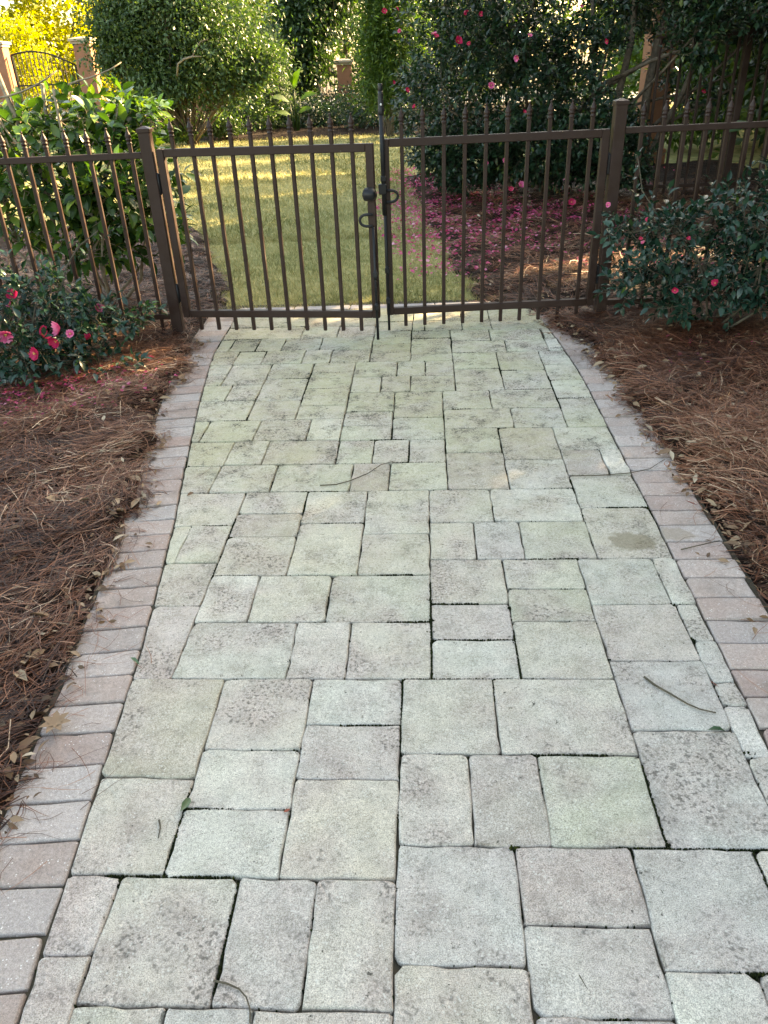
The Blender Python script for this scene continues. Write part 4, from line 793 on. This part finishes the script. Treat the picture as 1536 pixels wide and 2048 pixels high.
# big leaved plant
c = at(592, 240, 21.4); bp = empty('big_leaved_plant', (c.x, 21.4, 0)); rg = random.Random(3)
for k, (dx, h_, an, ln) in enumerate(((.0, .95, 1.2, .55), (-.12, .7, 2.4, .5), (.14, .75, .5, .5), (.05, .45, -.6, .45), (-.1, .4, 3.6, .42), (.02, 1.05, 1.9, .42))):
    m = MB(); m.tube([(dx * .3, 0, 0), (dx * .7, 0, h_ * .6), (dx, 0, h_)], [.02, .015, .010], 5); m.build('stalk', L_LIT, bp)
    V, Fs, kk = leafgeo(np.array([[dx, 0, h_]]), np.array([[math.cos(an) * .8, -.35, .75 if k in (0, 5) else .25]]), np.array([[0, -.6, .7]]), np.array([ln]), .42, True); link('leaf', npmesh('leaf', V, Fs, L_LIT, True, np.full(kk, .25 + .1 * k)), bp)
tag(bp, 'upright plant with big paddle shaped leaves in the far bed', 'plant')
# sunlit trees past the street
for i, (x, Y, r, m_, lab) in enumerate(((-23, 46, 5.2, L_YEL, 'bright yellow green tree past the iron gate, widest of the row'), (-16, 50, 5.0, L_YEL, 'bright yellow green tree past the street between the pillars'), (-5.2, 47, 3.4, L_YEL, 'glowing yellow tree past the street behind the blue green shrub'), (-12.5, 58, 6.2, L_LIT, 'tall pale green tree far behind the yellow ones'), (-1.5, 52, 5.4, L_DRK, 'dark tree past the street behind the stone capped pier'), (7, 50, 5.6, L_LIT, 'light green tree past the street behind the flowering hedge'), (17, 48, 6.0, L_LIT, 'light green tree past the street behind the tall side fence'), (27, 50, 6.5, L_YEL, 'yellow green tree past the street far beyond the side fence'), (-33, 52, 7, L_YEL, 'yellow green tree past the street at the far side of the iron gate'))):
    tree('street_tree', (x, Y, 0), [((x, Y, r * .85), (r, r * .8, r * .8), 4), ((x - r * .3, Y - .5, r * .4), (r * .8, r * .6, r * .4), 2), ((x + r * .2, Y, r * 1.7), (r * .8, r * .7, r * .6), 2)], lab, m_, .34, .55, 9500, 'trees past the street', 100 + i, .22, BARK, (.5, .25))
for i, (x, Y, r, m_, lab) in enumerate(((-11.8, 29.5, 1.5, L_YEL, 'sunlit yellow green shrub just behind the iron gate'), (-8.0, 30, 1.7, L_YEL, 'sunlit yellow green shrub behind the terracotta gate pier'), (-5.4, 28.5, 1.6, L_DRK, 'dark shrub behind the round evergreen tree'), (-2.9, 28.8, 1.5, L_DRK, 'dark shrub behind the blue green shrub'), (.9, 29.2, 1.4, L_LIT, 'light green shrub behind the stone capped pier'), (3.2, 27, 1.8, L_DRK, 'dark shrub hidden behind the flowering hedge'), (6.5, 26, 2.0, L_LIT, 'light green shrub seen through the side fence'), (5.6, 14.2, 1.3, L_LIT, 'light green shrub close behind the brown side fence'), (7.6, 15.5, 1.8, L_DRK, 'broad dark shrub well behind the brown side fence'), (-14.6, 28, 1.8, L_LIT, 'light green shrub beyond the left hand gate pier'))):
    tree('tall_shrub', (x, Y, 0), [((x, Y, r * .8), (r, r * .7, r * .85), 4), ((x + r * .3, Y + .2, r * 1.6), (r * .7, r * .6, r * .6), 2)], lab, m_, .15, .5, 5500, 'tall shrubs along the street fence', 120 + i, .05, cat='shrub')

# ------------------------------------------------------------------ piers, iron gate and the other fences
def pier(name, x, y, w_, h_, label, mat=STUCCO):
    t = empty(name, (x, y, 0)); q = w_ / 2; m = MB(); m.box(-q, q, -q, q, -.05, h_ - .16, .012); m.build('shaft', mat, t)
    m = MB(); m.box(-q - .03, q + .03, -q - .03, q + .03, -.05, .22, .012); m.build('plinth', mat, t)
    m = MB(); m.box(-q - .035, q + .035, -q - .035, q + .035, h_ - .17, h_ - .11, .01); m.build('necking', CAPST, t)
    m = MB(); m.box(-q - .08, q + .08, -q - .08, q + .08, h_ - .11, h_ - .04, .012); c_ = q + .06
    m.add([(-c_, -c_, h_ - .04), (c_, -c_, h_ - .04), (c_, c_, h_ - .04), (-c_, c_, h_ - .04), (-.05, -.05, h_), (.05, -.05, h_), (.05, .05, h_), (-.05, .05, h_)], [(0, 1, 5, 4), (1, 2, 6, 5), (2, 3, 7, 6), (3, 0, 4, 7), (4, 5, 6, 7)]); m.build('cap', CAPST, t)
    return tag(t, label, 'pier', 'terracotta stucco piers')
c = at(688, 130, 27.6); pier('stucco_pier', c.x, 27.6, .44, 1.58, 'pale capped stucco pier between the dark tree and the feathery tree')
a_ = at(163, 70, 25); b_ = at(-8, 90, 25)
pier('stucco_pier', a_.x, 25, .46, 2.36, 'terracotta gate pier partly covered by the round evergreen tree')
pier('stucco_pier', b_.x, 25, .46, 2.36, 'terracotta gate pier on the far side of the iron gate')
c = at(400, 170, 23.6); pier('stucco_pier', c.x, 23.6, .5, 1.25, 'shaded terracotta pier among the bare stems of the round evergreen')
c = at(1313, 150, 12.6); pier('stucco_pier', c.x, 12.6, .36, 2.6, 'orange stucco pier behind the tree trunks right of the hedge')
ig = empty('iron_gate', (a_.x, 25, 0)); wd = a_.x - b_.x - .62
m = MB(); m.box(-wd - .31, -wd - .26, -.02, .02, .1, 2.0, .004); m.build('stile', IRON, ig); m = MB(); m.box(-.36, -.31, -.02, .02, .1, 1.7, .004); m.build('stile', IRON, ig)
top = [(-.335 - wd * .965 * t, 0, 1.7 + .30 * math.sin(t * math.pi / 2 * 1.0) + .12 * math.sin(math.pi * t)) for t in [k / 10 for k in range(11)]]
m = MB(); m.tube(top, .022, 6); m.build('top_rail', IRON, ig)
for z in (.2, 1.25): m = MB(); m.box(-wd - .26, -.36, -.015, .015, z - .02, z + .02, .003); m.build('cross_rail', IRON, ig)
nb = 15
for k in range(nb):
    t = (k + .7) / nb; m = MB(); zt = 1.7 + .30 * math.sin(t * math.pi / 2) + .12 * math.sin(math.pi * t); m.box(-.011, .011, -.011, .011, .12, zt, .003); m.build('bar', IRON, ig, (-.335 - wd * .965 * t, 0, 0))
tag(ig, 'dark iron driveway gate with an arched top between terracotta piers', 'gate')
def bar_fence(name, x0, x1, y, h_, pitch, label, mat, wb, posts=(), dz=.12):
    t = empty(name, ((x0 + x1) / 2, y, 0)); cx = (x0 + x1) / 2
    for z in (.14, h_ - dz): m = MB(); m.box(x0 - cx, x1 - cx, -wb * .75, wb * .75, z - .018, z + .018, .003); m.build('rail', mat, t)
    m = MB(); m.box(-wb / 2, wb / 2, -wb / 2, wb / 2, .04, h_, .003); me = m.mesh('bar', mat); x = x0 + pitch / 2
    while x < x1: link('bar', me, t, (x - cx, 0, 0)); x += pitch
    for p_ in posts: m = MB(); m.box(-.035, .035, -.035, .035, 0, h_ + .06, .004); m.build('post', mat, t, (p_ - cx, 0, 0))
    return tag(t, label, 'fence')
bar_fence('street_fence', -7.0, -.9, 27.6, 1.35, .13, 'dark iron fence along the street left of the stone capped pier', IRON, .022)
bar_fence('street_fence', -.4, 5.5, 27.6, 1.35, .13, 'dark iron fence along the street right of the stone capped pier', IRON, .022)
pf = at(1463, 280, 9.4)
bar_fence('side_fence', 3.05, 6.6, 9.4, 1.72, .118, 'tall brown picket fence behind the low camellia bush', BRONZE, .026, (pf.x, pf.x + 1.9))

# ------------------------------------------------------------------ fallen petals, leaves and twigs
def petals(n, fx, fy, name, label, size=.024):
    m_ = max(6, n // 9); ci = RNG.integers(0, m_, n); cx, cy = fx(m_), fy(m_); x, y = cx[ci] + RNG.normal(0, .09, n), cy[ci] + RNG.normal(0, .09, n); k = (x > xr(y) - .5) | (x < xl(y) + .03); x, y = x[k], y[k]; n = len(x)
    zz = np.where(x > 0, np.maximum(bedh(x, y, 1), -.012), np.maximum(bedh(x, y, -1), .001)) + RNG.uniform(.010, .026, n); a = RNG.uniform(0, 6.28, n)
    A = np.stack([np.cos(a), np.sin(a), RNG.normal(0, .25, n)], -1); V, Fs, kk = leafgeo(np.stack([x, y, zz], -1), A, np.array([0, 0, 1.]) + RNG.normal(0, .35, (n, 3)), size * RNG.uniform(.6, 1.3, n), .75, True)
    tag(link(name, npmesh(name, V, Fs, PETAL, True, np.repeat(np.clip(RNG.normal(.42, .25, n), 0, 1), kk))), label, 'petals', kind='stuff')
petals(4300, lambda n: RNG.normal(1.1, .9, n), lambda n: RNG.triangular(5.9, 8.8, 12.5, n), 'fallen_petals', 'carpet of fallen pink petals under the flowering hedge', .034)
petals(900, lambda n: RNG.normal(.62, .22, n), lambda n: RNG.uniform(6.2, 13.5, n), 'fallen_petals', 'thin scatter of pink petals along the lawn edge', .036)
petals(900, lambda n: RNG.normal(-1.78, .26, n), lambda n: RNG.normal(3.98, .16, n), 'fallen_petals', 'fallen pink petals on the pine straw below the blooming low bush')
petals(60, lambda n: RNG.normal(2.0, .3, n), lambda n: RNG.normal(4.15, .14, n), 'fallen_petals', 'few pink petals below the low dark camellia bush')
def litter(n, side, x0, x1, y0, y1, name, label, size):
    x = RNG.uniform(x0, x1, n * 3); y = RNG.uniform(y0, y1, n * 3); d = ((xl(y) - x) if side < 0 else (x - xr(y))); k = (d > -.01); x, y = x[k][:n], y[k][:n]; n = len(x)
    z = np.maximum(bedh(x, y, side), 0) + RNG.uniform(.008, .026, n); a = RNG.uniform(0, 6.28, n); A = np.stack([np.cos(a), np.sin(a), RNG.normal(0, .22, n)], -1)
    V, Fs, kk = leafgeo(np.stack([x, y, z], -1), A, np.array([0, 0, 1.]) + RNG.normal(0, .45, (n, 3)), size * RNG.uniform(.5, 1.3, n), .40, True)
    tag(link(name, npmesh(name, V, Fs, DEADLEAF, True, np.repeat(np.clip(RNG.normal(.38, .25, n), 0, 1), kk))), label, 'leaf litter', kind='stuff')
litter(900, -1, -2.6, -.85, .8, 4.9, 'leaf_litter', 'small dead leaves mixed into the straw beside the greyer bricks', .045)
litter(900, 1, 1.1, 3.0, 1.7, 4.9, 'leaf_litter', 'small dead leaves mixed into the straw beside the pink bricks', .045)
litter(900, 1, .6, 4.0, 5.0, 9.5, 'leaf_litter', 'small dead leaves under the flowering hedge', .05)
def rim(n, side, y0, y1, name, label):
    y = RNG.uniform(y0, y1, n); e = (xl(y) if side < 0 else xr(y)); d0 = RNG.normal(.03, .045, n); x = e + side * d0 + side * -wob(e, y) * .7; z = np.maximum(bedh(x, y, side), 0) + RNG.uniform(.004, .014, n); a = RNG.uniform(0, 6.28, n)
    A = np.stack([np.cos(a), np.sin(a), RNG.normal(0, .25, n)], -1); V, Fs, kk = leafgeo(np.stack([x, y, z], -1), A, np.array([0, 0, 1.]) + RNG.normal(0, .5, (n, 3)), RNG.uniform(.012, .042, n), .40, True)
    tag(link(name, npmesh(name, V, Fs, DEADLEAF, True, np.repeat(np.clip(RNG.normal(.35, .28, n), 0, 1), kk))), label, 'leaf litter', kind='stuff')
rim(420, -1, .9, 4.9, 'leaf_litter', 'broken leaf bits along the straw rim on the greyer bricks')
rim(420, 1, 1.6, 4.9, 'leaf_litter', 'broken leaf bits along the straw rim on the pink bricks')
LM = []
for k in range(8):
    V, Fs, kk = leafgeo(np.zeros((1, 3)), np.array([[1., 0, 0]]), np.array([[0, 0, 1.]]), np.ones(1), random.choice((.26, .32, .38, .44)), True); V = V - np.array([.5, 0, 0])
    V[:, 2] = V[:, 2] * random.uniform(.8, 2.6) + random.uniform(.1, .35) * V[:, 0] ** 2; LM.append(V)
def leaf_at(x, y, z, size, rz, mat, tone, name, label, cat='leaf', group=None, tiltx=0, tilty=0, v=None):
    V = LM[v if v is not None else random.randrange(8)]
    o = link(name, npmesh(name, V, F_NEAR, mat, True, np.full(len(V), tone)), None, (x, y, z), (tiltx, tilty, rz), size)
    return tag(o, label, cat, group)
random.seed(77)
for side, lab, grp, x0, x1, y0, y1 in ((-1, 'curled tan dead leaf on the straw beside the greyer brick edging', 'dead leaves by the greyer bricks', -2.0, -.9, 1.1, 4.2), (1, 'curled tan dead leaf on the straw beside the pink brick edging', 'dead leaves by the pink bricks', 1.15, 2.2, 1.8, 4.4)):
    k = 0
    while k < 38:
        y = random.uniform(y0, y1); e = float(xl(y) if side < 0 else xr(y)); x = e + side * (random.expovariate(5.5) - .02)
        if not (x0 < x < x1): continue
        z = max(float(bedh(np.array(x), np.array(y), side)), 0) + .022; leaf_at(x, y, z, random.uniform(.045, .085), random.uniform(0, 6.28), DEADLEAF, random.uniform(.15, .95), 'dead_leaf', lab, 'leaf', grp, random.gauss(0, .3), random.gauss(0, .3)); k += 1
def leaf_px(px, py, size, ang, mat, tone, name, label, z=.006, tilt=.1):
    g = gr(px, py, z); return leaf_at(g.x, g.y, z, size, ang, mat, tone, name, label, 'leaf', None, tilt, random.gauss(0, .1))
leaf_px(372, 1607, .055, 1.25, GREENLEAF, .6, 'fallen_leaf', 'blue green leaf standing in a joint between two pavers', .012, .5)
leaf_px(1434, 1459, .05, .05, GREENLEAF, .1, 'fallen_leaf', 'narrow green leaf lying along a paver joint near a long twig')
leaf_px(270, 1321, .035, -.5, GREENLEAF, .8, 'fallen_leaf', 'pale teal leaf lying on the greyer brick edging', .01)
leaf_px(574, 1621, .018, .6, REDLEAF, .5, 'fallen_leaf', 'tiny rust red leaf at a paver corner')
leaf_px(1428, 1368, .035, 1.9, REDLEAF, .4, 'fallen_leaf', 'crumpled rust brown leaf at the edge of a narrow light paver', .012, .6)
leaf_px(1382, 1006, .055, 2.2, REDLEAF, .2, 'fallen_leaf', 'dark red leaf on the straw rim beside the pink bricks', .02, .3)
for k in range(7):
    a = 2 * math.pi * k / 7; g = gr(112, 1448, .02); leaf_at(g.x + .018 * math.cos(a), g.y + .018 * math.sin(a), .026, .05, a, DEADLEAF, .5, 'fallen_leaf', 'olive tan leaf of a dried rosette on the straw edge', 'leaf', 'leaves of the dried rosette', 0, -.25, 2)
def twig_px(pts, r, label, mat=GTWIG, name='fallen_twig'):
    m = MB(); P = [gr(x, y, .004) for x, y in pts]; o = P[0].copy(); m.tube([p - o + Vector((0, 0, random.uniform(0, .003))) for p in P], [r * (1 - .5 * i / (len(P) - 1)) for i in range(len(P))], 6)
    return tag(m.build(name, mat, None, o), label, 'twig')
twig_px([(1288, 1354), (1310, 1371), (1340, 1388), (1375, 1408), (1400, 1420), (1432, 1426)], .0032, 'long bent twig lying on a pale paver near the pink bricks')
twig_px([(427, 1962), (455, 1968), (478, 1978), (493, 1996), (500, 2018), (500, 2046)], .0022, 'hooked grey twig crossing a paver joint')
twig_px([(640, 971), (672, 969), (700, 962), (735, 948), (762, 930), (786, 924)], .0026, 'thin curved twig lying across a pinkish paver')
twig_px([(1140, 953), (1200, 951), (1262, 946), (1300, 938), (1330, 918)], .0024, 'straight thin twig lying in a joint and over the pink bricks')
twig_px([(318, 1640), (321, 1655), (317, 1678)], .0022, 'short curved twig piece on a pale paver')
twig_px([(1158, 1950), (1175, 1980)], .0012, 'short straight needle lying on a bluish paver')
twig_px([(1362, 1100), (1395, 1092), (1440, 1082)], .0026, 'reddish stalk poking out of the straw over the stained brick')
twig_px([(80, 1035), (84, 1060), (88, 1085)], .003, 'bleached twig on the straw of the bed by the greyer bricks', TWIG)
